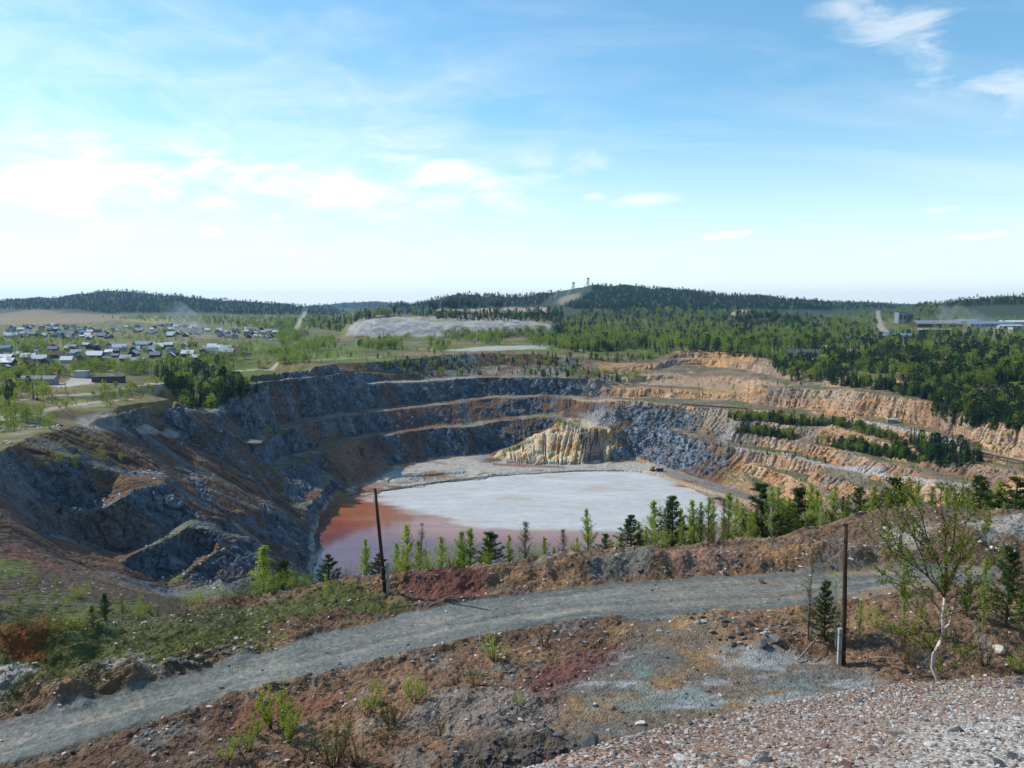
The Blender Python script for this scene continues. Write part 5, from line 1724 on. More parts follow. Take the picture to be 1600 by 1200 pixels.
def hall(px, py, l, w, h, rh, wall, roof, rz, label, cat='building', wins=0, name='works_hall'):
    """long workshop: walls, roof, row of windows"""
    q = hit(px, py, 60)
    if not q:
        return None
    o = empty(name, (q[0], q[1], q[2] - .3), rz)
    a = MB(); a.box((0, 0, h / 2), (l, w, h))
    if rh:
        a.add([(-l / 2, -w / 2, h), (-l / 2, w / 2, h), (-l / 2, 0, h + rh), (l / 2, -w / 2, h), (l / 2, w / 2, h), (l / 2, 0, h + rh)], [(0, 2, 1), (3, 4, 5)])
    wl = a.build('wall', wall, o)
    b = MB()
    if rh:
        for s in (-1, 1):
            y0, x0 = s * (w / 2 + .5), l / 2 + .5
            z0 = h - rh * .5 / (w / 2)
            b.add([(-x0, y0, z0), (x0, y0, z0), (x0, 0, h + rh + .05), (-x0, 0, h + rh + .05), (-x0, y0, z0 + .3), (x0, y0, z0 + .3), (x0, 0, h + rh + .35), (-x0, 0, h + rh + .35)],
                  [(0, 1, 2, 3), (4, 5, 6, 7), (0, 1, 5, 4), (0, 3, 7, 4), (1, 2, 6, 5)])
    else:
        b.box((0, 0, h + .25), (l + .8, w + .8, .5))
    b.build('roof', roof, o)
    for k in range(wins):
        m = MB(); x_ = -l / 2 + (k + .5) * l / wins
        m.box((x_, -w / 2 - .04, h * .55), (l / wins * .55, .12, h * .35))
        m.build('window', M_PANE, o)
    tag(o, label, cat)
    return o


hall(1545, 511, 70, 22, 6, 3, WALLS[3], ROOFS['blue'], -.05, 'long bluish works hall behind the smoke on the right', wins=9)
hall(1510, 507, 40, 18, 6, 3, WALLS[3], ROOFS['grey'], .08, 'grey works hall behind the smoke, left of the bluish hall', wins=6)
hall(1578, 514, 34, 14, 5, 2, WALLS[1], ROOFS['silver'], .12, 'silver roofed works hall in front of the bluish hall', wins=5)
hall(1462, 511, 75, 26, 6, 5, WALLS[0], ROOFS['grey'], .04, 'works hall with wide grey pitched roof left of the smoke', wins=8)
t_ = hall(1407, 505, 16, 14, 20, 0, WALLS[3], ROOFS['dark'], .1, 'tall grey block tower building beside the white road', wins=2)
if t_:
    m = MB(); m.box((12, 0, 8), (16, 12, 16)); m.build('annex', WALLS[0], t_)
    m = MB(); m.tube([(16, 0, 10), (16, 0, 30)], [1.1, .8], 8); m.build('chimney', WALLS[2], t_)
hall(1464, 519, 45, 11, 4, 0, WALLS[0], ROOFS['white'], .02, 'low dark shed with long flat white roof in front of the works')
hall(1585, 520, 14, 12, 8, 0, WALLS[1], ROOFS['brown'], .1, 'small red and white building at the right end of the works')
hall(1590, 508, 60, 14, 6, 2, WALLS[1], ROOFS['white'], -.1, 'white roofed hall at the right picture edge beside the smoke')
hall(1355, 533, 42, 10, 5, 0, WALLS[1], ROOFS['grey'], .05, 'long pale two storey building at the edge of the right wood', wins=8)
hall(1402, 531, 30, 10, 5, 2, WALLS[1], ROOFS['blue'], -.03, 'pale building with blue roof behind the right wood', wins=5)
hall(1195, 536, 34, 9, 4, 0, WALLS[3], ROOFS['silver'], .03, 'low flat roofed shed in the wood behind the ochre terraces')
hall(1253, 559, 26, 9, 4.5, 2.2, WALLS[1], ROOFS['dark'], -.12, 'derelict pale walled shed with sagging dark roof above the ochre terraces', wins=3)
hall(1300, 549, 22, 8, 3.5, 1.5, WALLS[1], ROOFS['white'], .1, 'white roofed shed right of the derelict shed')
hall(170, 597, 17, 7, 3.4, 0, WALLS[0], ROOFS['dark'], .12, 'long low dark shed on the pale yard')
hall(128, 589, 7, 6, 3.6, 0, WALLS[1], ROOFS['silver'], .1, 'small white box building behind the pale yard')
hall(62, 601, 15, 6, 3, 1.2, WALLS[3], ROOFS['grey'], .1, 'low grey building at the left end of the pale yard')
hall(1394, 661, 5, 3, 2.0, 0, WALLS[3], ROOFS['silver'], -.3, 'small grey hut beside the road on the ochre terraces', name='hut')

# ------------------------------------------------------------------ ski jumps on the hill
M_GIRD = simple_mat('grey_steel', (.20, .23, .26), .7, .2, 1)
M_RAMP = simple_mat('pale_ramp_deck', (.62, .63, .64), .7, .15, .3)


def ski_jump(base_px, base_py, top_py, ramp_px, ramp_py, label, wide=3.5):
    q = hit(base_px, base_py, 1500)
    if not q:
        return
    Y = q[1]
    top = PY(base_px, top_py, Y)
    foot = PY(ramp_px, ramp_py, Y - 15)
    o = empty('ski_jump', q)
    loc = Vector(q)
    m = MB()
    hgt = (top[2] - q[2]) * 1.25 + 14
    for sx in (-3, 3):
        for sy in (-3, 3):
            m.tube([(sx, sy, -12), (sx * .6, sy * .6, hgt - 12)], [.9, .8], 4)
    for k in range(6):
        z = -12 + hgt * k / 6
        m.tube([(-3, -3, z), (2.4, -2.4, z + hgt / 6)], [.3, .3], 4); m.tube([(3, -3, z), (-2.4, -2.4, z + hgt / 6)], [.3, .3], 4)
    m.build('tower', M_GIRD, o)
    m = MB(); m.box((0, 0, hgt - 10), (7, 7, 4)); m.build('cabin', M_GIRD, o)
    a, b = Vector((0, 0, hgt - 11)), Vector(foot) - loc
    d = (b - a)
    m = MB()
    n = 8
    for k in range(n):
        p0, p1 = a + d * k / n, a + d * (k + 1) / n
        sag = lambda f: Vector((0, 0, -6 * math.sin(math.pi * f) ** 1.0 * .5))
        p0 = p0 + sag(k / n); p1 = p1 + sag((k + 1) / n)
        m.add([p0 + Vector((0, -wide, 0)), p1 + Vector((0, -wide, 0)), p1 + Vector((0, wide, 0)), p0 + Vector((0, wide, 0)),
               p0 + Vector((0, -wide, -2.2)), p1 + Vector((0, -wide, -2.2)), p1 + Vector((0, wide, -2.2)), p0 + Vector((0, wide, -2.2))], [(0, 1, 2, 3), (4, 7, 6, 5), (0, 4, 5, 1), (3, 2, 6, 7)])
    m.build('inrun_ramp', M_RAMP if top_py > 445 else M_GIRD, o)
    tag(o, label, 'ski jump')


ski_jump(919, 451, 440, 908, 455, 'tallest ski jump tower standing against the sky on the hill')
ski_jump(896, 459, 447, 882, 466, 'second ski jump with pale ramp left of the tallest tower')
ski_jump(872, 464, 458.5, 860, 472, 'lower ski jump with white ramp on the hillside')
ski_jump(863, 469, 465, 853, 474.5, 'smallest and lowest white ski jump at the foot of the hill', 3)
for k, (px, b_, t_, lab) in enumerate([(1574, 466, 457, 'left of two thin masts on the right hill'), (1583, 466, 455, 'right of two thin masts on the right hill')]):
    q = hit(px, b_, 900)
    if q:
        h = PY(px, t_, q[1])[2] - q[2]
        o = empty('mast', q)
        m = MB(); m.tube([(0, 0, -2), (0, 0, h)], [.7, .3], 5); m.build('shaft', M_GIRD, o)
        for z in (.55, .75, .92):
            m = MB(); m.box((0, 0, h * z), (3.2 * (1.2 - z), .5, .5)); m.build('crossbar', M_GIRD, o)
        tag(o, lab, 'mast')

# ------------------------------------------------------------------ machines and pipes in the pit
M_ORG = simple_mat('orange_machine_paint', (.36, .16, .05), .6, .3, 2)
M_BLK = simple_mat('black_rubber_and_steel', (.025, .025, .027), .7, .2, 2)
q = hit(1020, 735.5, 300)
if q:
    o = empty('excavator', q, .4, .8)
    for s in (-1, 1):
        m = MB()
        pts = [(math.cos(a) * .45 * (1 if abs(math.cos(a)) < .9 else 1) + (1.4 if math.cos(a) > 0 else -1.4), .45 + .45 * math.sin(a)) for a in np.linspace(0, 2 * math.pi, 13)[:-1]]
        vs_ = [(p[0], s * 1.1 - .3, p[1]) for p in pts] + [(p[0], s * 1.1 + .3, p[1]) for p in pts]
        n = len(pts)
        m.add(vs_, [tuple(range(n)), tuple(range(n, 2 * n))[::-1]] + [(i, (i + 1) % n, n + (i + 1) % n, n + i) for i in range(n)])
        m.build('track', M_BLK, o)
    m = MB(); m.box((-.5, 0, 1.55), (2.8, 2.5, 1.1)); b_ = m.build('body', M_ORG, o)
    m = MB(); m.box((.6, .75, 2.3), (1.4, 1.0, 1.7)); c_ = m.build('cab', M_ORG, o)
    m = MB(); m.box((.75, .75, 2.55), (1.3, 1.06, .9)); m.build('window', M_PANE, c_)
    m = MB(); m.tube([(.8, -.3, 1.8), (2.6, -.3, 4.4), (4.4, -.3, 4.0)], [.28, .25, .2], 4); m.build('boom', M_ORG, o)
    m = MB(); m.tube([(4.3, -.3, 4.1), (5.3, -.3, 1.6)], [.2, .15], 4); m.build('stick', M_ORG, o)
    m = MB(); m.add([(5.0, -.8, 1.7), (5.5, -.8, 1.6), (5.2, -.8, .5), (4.6, -.8, .8), (5.0, .2, 1.7), (5.5, .2, 1.6), (5.2, .2, .5), (4.6, .2, .8)],
                    [(0, 1, 2, 3), (7, 6, 5, 4), (0, 4, 5, 1), (1, 5, 6, 2), (2, 6, 7, 3)]); m.build('bucket', M_BLK, o)
    tag(o, 'small orange tracked excavator at the right end of the pond dyke', 'excavator')
q = hit(1031, 737, 300)
if q:
    o = empty('dump_truck', q, -.3, .75)
    m = MB(); m.box((0, 0, .9), (5.4, 1.9, .35)); m.build('chassis', M_BLK, o)
    m = MB(); m.box((2.0, 0, 1.9), (1.5, 2.2, 1.7)); c_ = m.build('cab', M_BLK, o)
    m = MB(); m.box((2.5, 0, 2.2), (.56, 2.0, .7)); m.build('windscreen', M_PANE, c_)
    m = MB(); m.add([(-2.8, -1.1, 1.2), (1.0, -1.1, 1.2), (1.1, -1.2, 2.5), (-3.0, -1.2, 2.3), (-2.8, 1.1, 1.2), (1.0, 1.1, 1.2), (1.1, 1.2, 2.5), (-3.0, 1.2, 2.3)],
                    [(0, 1, 2, 3), (7, 6, 5, 4), (0, 4, 5, 1), (1, 5, 6, 2), (0, 3, 7, 4), (2, 6, 7, 3)]); m.build('tipper_body', M_BLK, o)
    for x_ in (-2, -.8, 1.9):
        for s in (-1, 1):
            m = MB(); m.tube([(x_, s * .75, .5), (x_, s * 1.15, .5)], [.52, .52], 10); m.build('wheel', M_BLK, o)
    tag(o, 'dark truck parked beside the orange excavator', 'truck')


def pipeline(pts, r, label):
    P = [hit(*p) for p in pts]
    P = [Vector(p) + Vector((0, 0, 1.1)) for p in P if p]
    o = empty('pipeline', P[0])
    m = MB(); m.tube([p - P[0] for p in P], [r] * len(P), 8); m.build('pipe', M_STEEL, o)
    for a, b in zip(P[:-1], P[1:]):
        n = max(1, int((b - a).length / 7))
        for k in range(n):
            p = a.lerp(b, k / n) - P[0]
            m = MB(); m.box((p.x, p.y, p.z - .9), (.35, .35, 1.4)); m.build('support', M_STEEL, o)
    tag(o, label, 'pipeline')


pipeline([(1066, 634), (1090, 636), (1120, 638), (1150, 640), (1166, 641)], .55, 'rust red pipeline along the bench above the grey rock')
pipeline([(1515, 708), (1550, 715), (1600, 726), (1640, 733)], .5, 'rust red pipeline beside the road on the right terrace')

# ------------------------------------------------------------------ the two poles on the bench
def pole(base, top, stub_side, label):
    b = Vector(hit(*base, 20)); t = Vector(PY(top[0], top[1], b.y))
    o = empty('utility_pole', b)
    d = t - b
    m = MB(); m.tube([d * -.04 + Vector((0, 0, .15)), d * .35 + Vector((.02, 0, 0)), d * .7, d], [.15, .135, .12, .10], 10); m.build('pole_shaft', M_POLE, o, True)
    m = MB(); m.box((stub_side * .24, -.03, .95), (.2, .2, 2.4)); m.build('concrete_stub', M_CONC, o)
    for z in (.75, 1.75):
        m = MB(); m.tube([(stub_side * .10 + d.x * z / d.z, 0, z), (stub_side * .10 + d.x * z / d.z, 0, z + .07)], [.24, .24], 12); m.build('wire_band', M_STEEL, o)
    for k, f in enumerate((.985, .93, .87)):
        s = 1 if k % 2 else -1
        p = d * f
        m = MB(); m.tube([p, p + Vector((s * .18, 0, 0)), p + Vector((s * .2, 0, .12))], [.018, .018, .018], 5); h_ = m.build('hook', M_STEEL, o)
        m = MB(); m.tube([p + Vector((s * .2, 0, .09)), p + Vector((s * .2, 0, .15)), p + Vector((s * .2, 0, .2))], [.05, .055, .03], 8); m.build('insulator', M_CONC, h_)
    tag(o, label, 'pole')


pole((601, 921), (586, 763), 1, 'leaning dark wooden pole on the berm in front of the red water')
pole((1317, 1037), (1322, 818), -1, 'dark wooden pole beside the pines right of the yard')
q = hit(1429, 655, 100)
o = empty('utility_pole', q)
m = MB(); m.tube([(0, 0, -.5), (0, 0, 9.5)], [.16, .11], 6); m.build('pole_shaft', M_POLE, o)
m = MB(); m.box((0, 0, 9.0), (1.8, .14, .14)); m.build('crossbar', M_POLE, o)
tag(o, 'small far pole with crossbar on the ochre terrace', 'pole')

# ------------------------------------------------------------------ trees on the rim of the bench
ORD = ['first', 'second', 'third', 'fourth', 'fifth', 'sixth', 'seventh', 'eighth', 'ninth', 'tenth', 'eleventh', 'twelfth', 'thirteenth', 'fourteenth', 'fifteenth', 'sixteenth', 'seventeenth', 'eighteenth', 'nineteenth',
       'twentieth', 'twenty-first', 'twenty-second', 'twenty-third', 'twenty-fourth', 'twenty-fifth', 'twenty-sixth', 'twenty-seventh', 'twenty-eighth', 'twenty-ninth', 'thirtieth', 'thirty-first', 'thirty-second', 'thirty-third',
       'thirty-fourth', 'thirty-fifth', 'thirty-sixth', 'thirty-seventh', 'thirty-eighth', 'thirty-ninth', 'fortieth', 'forty-first', 'forty-second', 'forty-third', 'forty-fourth', 'forty-fifth', 'forty-sixth', 'forty-seventh', 'forty-eighth',
       'forty-ninth', 'fiftieth', 'fifty-first', 'fifty-second', 'fifty-third', 'fifty-fourth', 'fifty-fifth', 'fifty-sixth', 'fifty-seventh', 'fifty-eighth', 'fifty-ninth', 'sixtieth']
NEAR = {}
for s in range(3):
    NEAR['pine', s] = pine_near(30 + s, 6.0)
for s in range(4):
    NEAR['aspen', s] = aspen_near(40 + s, 6.0, 1.0)
NEAR['olive', 0] = aspen_near(50, 6.0, .55, M_OLV); NEAR['olive', 1] = aspen_near(51, 6.0, .45, M_OLV, True)
NEAR['birch', 0] = aspen_near(52, 6.0, .5, M_SPR, True, True); NEAR['birch', 1] = aspen_near(53, 6.0, .8, M_SPR, False, True)
NEAR['bush', 0] = bush_near(54, 3.0); NEAR['bush', 1] = bush_near(55, 3.0, M_OLV, .7); NEAR['bush', 2] = bush_near(56, 3.0, M_SPR, .8)
NATH = {'pine': 6.0, 'aspen': 6.0, 'olive': 6.0, 'birch': 6.0, 'bush': 3.0}
ADJ = {'pine': 'dark young pine', 'aspen': 'slender light green aspen', 'olive': 'thin olive green birch', 'birch': 'white stemmed young birch', 'bush': 'dense light green bush'}
NM = {'pine': 'pine_tree', 'aspen': 'aspen_tree', 'olive': 'birch_tree', 'birch': 'birch_tree', 'bush': 'leafy_bush'}


def near_tree(kind, x, y, h, label, cat='tree', group=None, wid=None):
    keys = [k for k in NEAR if k[0] == kind]
    tm, cm = NEAR[random.choice(keys)]
    z = ground(x, y) - .1
    s = h / NATH[kind]
    o = empty(NM[kind], (x, y, z), random.uniform(0, 6.28))
    w_ = s * (wid or random.uniform(.9, 1.15))
    o.scale = (w_, w_, s)
    obj('trunk', tm, o); obj('crown', cm, o)
    return tag(o, label, cat, group)


row = [('aspen', 410, 852, 76), ('pine', 440, 878, 74), ('olive', 462, 895, 74), ('pine', 513, 868, 72), ('aspen', 572, 838, 74), ('pine', 592, 866, 72), ('aspen', 637, 818, 76), ('olive', 655, 815, 78), ('aspen', 690, 836, 76), ('aspen', 716, 830, 77), ('aspen', 735, 822, 78),
       ('pine', 765, 832, 77), ('aspen', 795, 833, 78), ('olive', 821, 812, 80), ('aspen', 850, 836, 78), ('olive', 880, 824, 80), ('aspen', 920, 795, 80), ('pine', 946, 834, 79), ('pine', 986, 806, 80), ('aspen', 1003, 812, 82), ('aspen', 1022, 779, 82), ('pine', 1051, 777, 82),
       ('aspen', 1065, 812, 80), ('aspen', 1086, 778, 84), ('aspen', 1108, 774, 83), ('aspen', 1140, 766, 84), ('birch', 1160, 783, 83), ('aspen', 1176, 800, 86), ('pine', 1192, 757, 84), ('birch', 1206, 758, 82), ('aspen', 1218, 757, 86), ('aspen', 1232, 775, 84), ('pine', 1248, 763, 87), ('aspen', 1268, 752, 85),
       ('aspen', 1284, 762, 88), ('aspen', 1300, 758, 86), ('olive', 1318, 772, 86), ('pine', 1344, 763, 88), ('aspen', 1368, 758, 90), ('pine', 1398, 747, 90), ('aspen', 1415, 762, 89), ('aspen', 1436, 752, 92), ('olive', 1458, 757, 91), ('aspen', 1482, 760, 92), ('aspen', 1500, 764, 90), ('pine', 1533, 746, 90),
       ('aspen', 1548, 762, 89), ('aspen', 1565, 749, 91), ('pine', 1590, 748, 89), ('aspen', 1612, 755, 89)]
row.sort(key=lambda r_: r_[1])
random.seed(77)
for k, (kind, px, top, Y) in enumerate(row):
    p = PY(px, top, Y)
    gz = ground(p[0], p[1])
    near_tree(kind, p[0], p[1], max(1.2, p[2] - gz), f'{ADJ[kind]}, {ORD[k]} tree from the left in the row above the pond', wid=random.uniform(.95, 1.25) * (1.45 if kind == 'pine' else 1.3))
rg = random.Random(3)
for k in range(110):
    px = rg.uniform(985, 1630) if k < 92 else rg.uniform(600, 980)
    kind = rg.choice(['aspen', 'aspen', 'aspen', 'olive', 'birch', 'bush'])
    Y = rg.uniform(80, 96)
    x_ = (px - 800) / FPX * Y
    tp = (rg.uniform(772, 822) if px > 1000 else rg.uniform(825, 858)) - (12 if px > 1300 else 0) + (25 if kind == 'bush' else 0)
    gz = ground(x_, Y)
    h = max(2.0, PY(px, tp, Y)[2] - gz)
    near_tree(kind, x_, Y, h, f'{ADJ[kind]} in the thicket behind the first row above the pond', 'bush' if kind == 'bush' else 'tree', f'{ADJ[kind]}s of the thicket behind the first row')
# trees and bushes with a place of their own
solo = [('bush', 320, 945, 912, 'round light green bush left of the tall aspen beyond the road'), ('bush', 368, 940, 905, 'olive green bush beside the round bush beyond the road'), ('aspen', 510, 940, 893, 'small leafy sapling at the left end of the berm'),
        ('pine', 165, 972, 928, 'bushy dark pine on the far edge of the grass bank'), ('pine', 145, 975, 945, 'smaller pine at the left of the bushy dark pine'), ('bush', 58, 985, 945, 'light green bush above the red soil heap'), ('bush', 10, 995, 948, 'light green bush at the left picture edge'),
        ('olive', 192, 975, 928, 'thin olive birch right of the bushy dark pine'), ('bush', 268, 962, 938, 'low dark green bush on the edge of the grass bank'), ('pine', 1288, 1000, 908, 'young pine just left of the wooden pole by the yard'), ('olive', 1262, 1000, 868, 'thin birch sapling left of the young pine by the pole'),
        ('birch', 1306, 1005, 880, 'thin white birch sapling between young pine and pole'), ('aspen', 1342, 1000, 935, 'small light green sapling right of the pole'), ('bush', 1372, 985, 940, 'dark green bush between the pole and the big birch'),
        ('aspen', 1412, 985, 893, 'light green aspen behind the big birch'), ('aspen', 1535, 985, 868, 'broad leafy aspen right of the big birch'), ('pine', 1572, 978, 855, 'tall dark pine right of the big birch'), ('aspen', 1592, 990, 900, 'leafy aspen at the right picture edge'),
        ('pine', 1510, 960, 905, 'small pine behind the leafy aspen on the right'), ('bush', 125, 935, 905, 'bush on the brown mound left of the pit'), ('bush', 1045, 888, 862, 'green bush between two tipped heaps beside the road')]
for kind, px, base, top, lab in solo:
    q = hit(px, base, 25)
    h = PY(px, top, q[1])[2] - q[2]
    near_tree(kind, q[0], q[1], h, lab, 'bush' if kind == 'bush' else 'tree', wid=1.25 if kind == 'pine' else None)
edge_b = [(28, 992, 950), (85, 985, 950), (112, 978, 940), (212, 968, 925), (240, 966, 932), (292, 953, 915), (345, 945, 912), (392, 936, 893), (425, 930, 890), (455, 925, 880), (478, 920, 890), (540, 903, 872), (615, 896, 862), (668, 892, 850), (705, 890, 850), (760, 882, 855), (835, 872, 845), (900, 866, 838), (960, 858, 830), (1035, 856, 815), (1120, 850, 800)]
for k, (px, base, top) in enumerate(edge_b):
    q = hit(px, base, 25)
    near_tree('bush', q[0], q[1] + .6, max(.8, PY(px, top, q[1])[2] - q[2]), f'yellow green bush, {ORD[k]} from the left along the outer edge of the bench', 'bush', None, random.uniform(.7, 1.0))
# shrubs in front of the road
SH = [shrub_near(60, 2.0, .8), shrub_near(61, 2.0, .5, M_OLV), shrub_near(62, 2.0, .12, M_OLV), shrub_near(63, 2.0, 1.1)]
shr = [(430, 1135, 1062, 3, 'tallest green sapling shrub in front of the road on the left'), (405, 1150, 1108, 0, 'green shrub at the foot of the tallest sapling shrub'), (450, 1158, 1100, 3, 'leafy shrub right of the tallest sapling shrub'), (575, 1112, 1058, 0, 'upright green shrub on the rusty ground'),
       (612, 1128, 1075, 1, 'thin half bare shrub right of the upright green shrub'), (647, 1092, 1050, 3, 'small leafy shrub near the middle of the rusty ground'), (741, 1072, 1026, 1, 'round olive shrub by the dark red soil'), (774, 1038, 985, 0, 'light green sapling shrub at the road edge'),
       (783, 1062, 1040, 2, 'bare low shrub beside the round olive shrub'), (852, 1010, 968, 2, 'bare shrub at the near edge of the road'), (686, 1146, 1110, 1, 'pale thin shrub on the grey patch'), (811, 1108, 1078, 0, 'small shrub on the grey rubble'),
       (520, 1195, 1105, 1, 'large many stemmed shrub at the bottom of the picture'), (480, 1190, 1130, 2, 'bare twiggy shrub beside the large many stemmed shrub'), (560, 1200, 1130, 2, 'bare twiggy shrub right of the large many stemmed shrub'), (355, 1195, 1145, 0, 'green shrub at the bottom left'),
       (390, 1175, 1135, 3, 'bushy green shrub above the bottom left shrub'), (930, 1198, 1160, 1, 'grassy shrub beside the big black boulder'), (600, 1165, 1120, 2, 'bare shrub on the brown slope'), (1590, 1050, 1015, 3, 'green shrub at the right edge above the gravel'), (1540, 1040, 985, 2, 'bare shrub right of the big birch'),
       (1420, 1040, 1000, 1, 'olive shrub left of the big birch trunk')]
for px, base, top, k, lab in shr:
    q = hit(px, base, 25)
    h = PY(px, top, q[1])[2] - q[2]
    o = empty('shrub', (q[0], q[1], q[2]), random.uniform(0, 6.28), max(.3, h / 2.0))
    obj('stem', SH[k][0], o)
    if SH[k][1]:
        obj('foliage', SH[k][1], o)
    tag(o, lab, 'shrub')

# ------------------------------------------------------------------ the big birch on the gravel edge
random.seed(91)
BY = 17.4
b0 = Vector(PY(1469, 1082, BY)); b0.z = min(b0.z, ground(b0.x, b0.y) + .05)


def bp_(px, py, dy=0.0):
    return Vector(PY(px, py, BY + dy)) - b0


o_b = empty('birch_tree', b0)
tr, tw, lf = MB(), MB(), MB()
spine = [Vector((0, 0, -.25)), bp_(1466, 1062), bp_(1457, 1043), bp_(1459, 1023), bp_(1467, 1006), bp_(1474, 989), bp_(1473, 964, .05), bp_(1476, 932, .1)]
tr.tube(spine, [.075, .056, .047, .043, .039, .035, .031, .026], 10)
tr.tube([bp_(1476, 982), bp_(1484, 975, -.1), bp_(1488, 958, -.15), bp_(1490, 945, -.2)], [.035, .03, .024, .015], 6)
limbs = [[(1476, 934, .1), (1466, 918, 0), (1445, 896, -.1), (1420, 878, -.2), (1392, 860, -.3), (1368, 846, -.4)], [(1476, 934, .1), (1477, 900, .1), (1478, 860, .2), (1476, 820, .3), (1470, 785, .3)],
         [(1477, 925, .1), (1490, 900, .3), (1500, 870, .5), (1505, 835, .7), (1512, 800, .8)], [(1476, 930, .1), (1480, 910, -.2), (1494, 885, -.4), (1515, 862, -.6), (1535, 835, -.7)],
         [(1476, 905, .1), (1462, 870, .3), (1448, 838, .5), (1440, 805, .6), (1428, 778, .6)], [(1450, 900, 0), (1440, 868, .3), (1428, 840, .4), (1415, 812, .5), (1402, 790, .5)],
         [(1478, 940, .1), (1500, 925, .4), (1525, 908, .7), (1548, 885, .9)], [(1477, 880, .1), (1490, 850, -.2), (1492, 815, -.3), (1498, 785, -.3)], [(1462, 1020, 0), (1448, 1002, -.3), (1430, 990, -.5), (1405, 985, -.6)],
         [(1458, 1035, 0), (1440, 1020, .3), (1425, 1005, .5)], [(1465, 1055, 0), (1485, 1045, -.4), (1500, 1030, -.6)], [(1468, 1000, 0), (1450, 975, .3), (1425, 955, .5), (1410, 930, .6)], [(1474, 960, 0), (1450, 930, -.5), (1425, 915, -.8), (1395, 905, -1)],
         [(1420, 878, -.2), (1400, 850, -.1), (1388, 820, 0), (1378, 800, .1)], [(1474, 965, 0), (1500, 955, -.4), (1525, 950, -.7)]]


def twig(p, d, L_, r, depth):
    pts = [p]
    n = 4
    for q in range(n):
        d = (d + rot_dir(random.uniform(0, 6.28), random.uniform(-.5, .9)) * .22).normalized()
        pts.append(pts[-1] + d * L_ / n)
    tw.tube(pts, [r, r * .8, r * .6, r * .45, r * .3], 4 if depth else 3, 0, False)
    for q in range(1, n + 1):
        if depth > 0:
            for _ in range(2 if q > 1 else 1):
                twig(pts[q], (d + rot_dir(random.uniform(0, 6.28), random.uniform(-.1, .8)) * .8).normalized(), L_ * random.uniform(.35, .6), r * .5, depth - 1)
        if depth < 2 and random.random() < .6:
            for _ in range(random.randint(1, 2)):
                lf.leaf(pts[q] + rot_dir(random.uniform(0, 6.28), random.uniform(-1, 1)) * .03, rot_dir(random.uniform(0, 6.28), random.uniform(-.9, .5)), random.uniform(.036, .055), random.uniform(.05, .075))


for li, l in enumerate(limbs):
    P = [bp_(*q) for q in l]
    n = len(P)
    big = li < 8
    tw.tube(P, [(.021 if big else .011) * (1 - .75 * k / (n - 1)) for k in range(n)], 6, 0, False)
    for k in range(1, n):
        d = (P[k] - P[k - 1]).normalized()
        for _ in range(3):
            f = random.random()
            twig(P[k - 1].lerp(P[k], f), (d + rot_dir(random.uniform(0, 6.28), random.uniform(-.2, .8)) * .8).normalized(), random.uniform(.32, .62), .007, 1)
    twig(P[-1], (P[-1] - P[-2]).normalized(), .4, .01, 1)
m_, nt, out = mat_new('birch_bark_banded')
tcn = N(nt, 'ShaderNodeTexCoord')
mpn = N(nt, 'ShaderNodeMapping', {'Vector': tcn.outputs['Object'], 'Scale': (5, 5, 22)})
nz = N(nt, 'ShaderNodeTexNoise', {'Vector': mpn.outputs[0], 'Scale': 1, 'Detail': 5, 'Roughness': .6})
rp = N(nt, 'ShaderNodeMapRange', {0: nz.outputs[0], 1: .56, 2: .66})
sz = N(nt, 'ShaderNodeSeparateXYZ', {0: tcn.outputs['Object']})
lowd = N(nt, 'ShaderNodeMapRange', {0: sz.outputs[2], 1: .05, 2: .5, 3: .7, 4: 0})
mxm = N(nt, 'ShaderNodeMath', {0: rp.outputs[0], 1: lowd.outputs[0]}, operation='MAXIMUM')
mx = N(nt, 'ShaderNodeMix', {0: mxm.outputs[0], 6: (.52, .47, .43, 1), 7: (.07, .055, .05, 1)}, data_type='RGBA')
b = N(nt, 'ShaderNodeBsdfPrincipled', {'Base Color': mx.outputs[2], 'Roughness': .7})
nt.links.new(b.outputs[0], out.inputs[0])
tr.build('trunk', m_, o_b, True)
tw.build('branches', M_TWIG, o_b, True)
lf.build('leaves', leaf_mat('birch_leaves', (.17, .22, .035), (.17, .22, .035), .45), o_b)
tag(o_b, 'crooked white birch with sparse new leaves on the edge of the gravel slope', 'tree')

# ------------------------------------------------------------------ stones
def stone_mesh(seed, flat=.65, sub=1):
    rs = np.random.default_rng(seed)
    import bmesh
    bm = bmesh.new()
    bmesh.ops.create_icosphere(bm, subdivisions=sub + 1, radius=.5)
    pl = rs.normal(size=(9, 3)); pl /= np.linalg.norm(pl, axis=1)[:, None]
    of = rs.uniform(.26, .42, 9)
    for v in bm.verts:
        c = np.array(v.co)
        for n_, o_ in zip(pl, of):
            k = c @ n_ - o_
            if k > 0:
                c = c - n_ * k
        c = c * (1 + rs.uniform(-.04, .04))
        v.co = (c[0] * 1.15, c[1] * .9, c[2] * flat)
    me = bpy.data.meshes.new('stone')
    bm.to_mesh(me); bm.free()
    return me


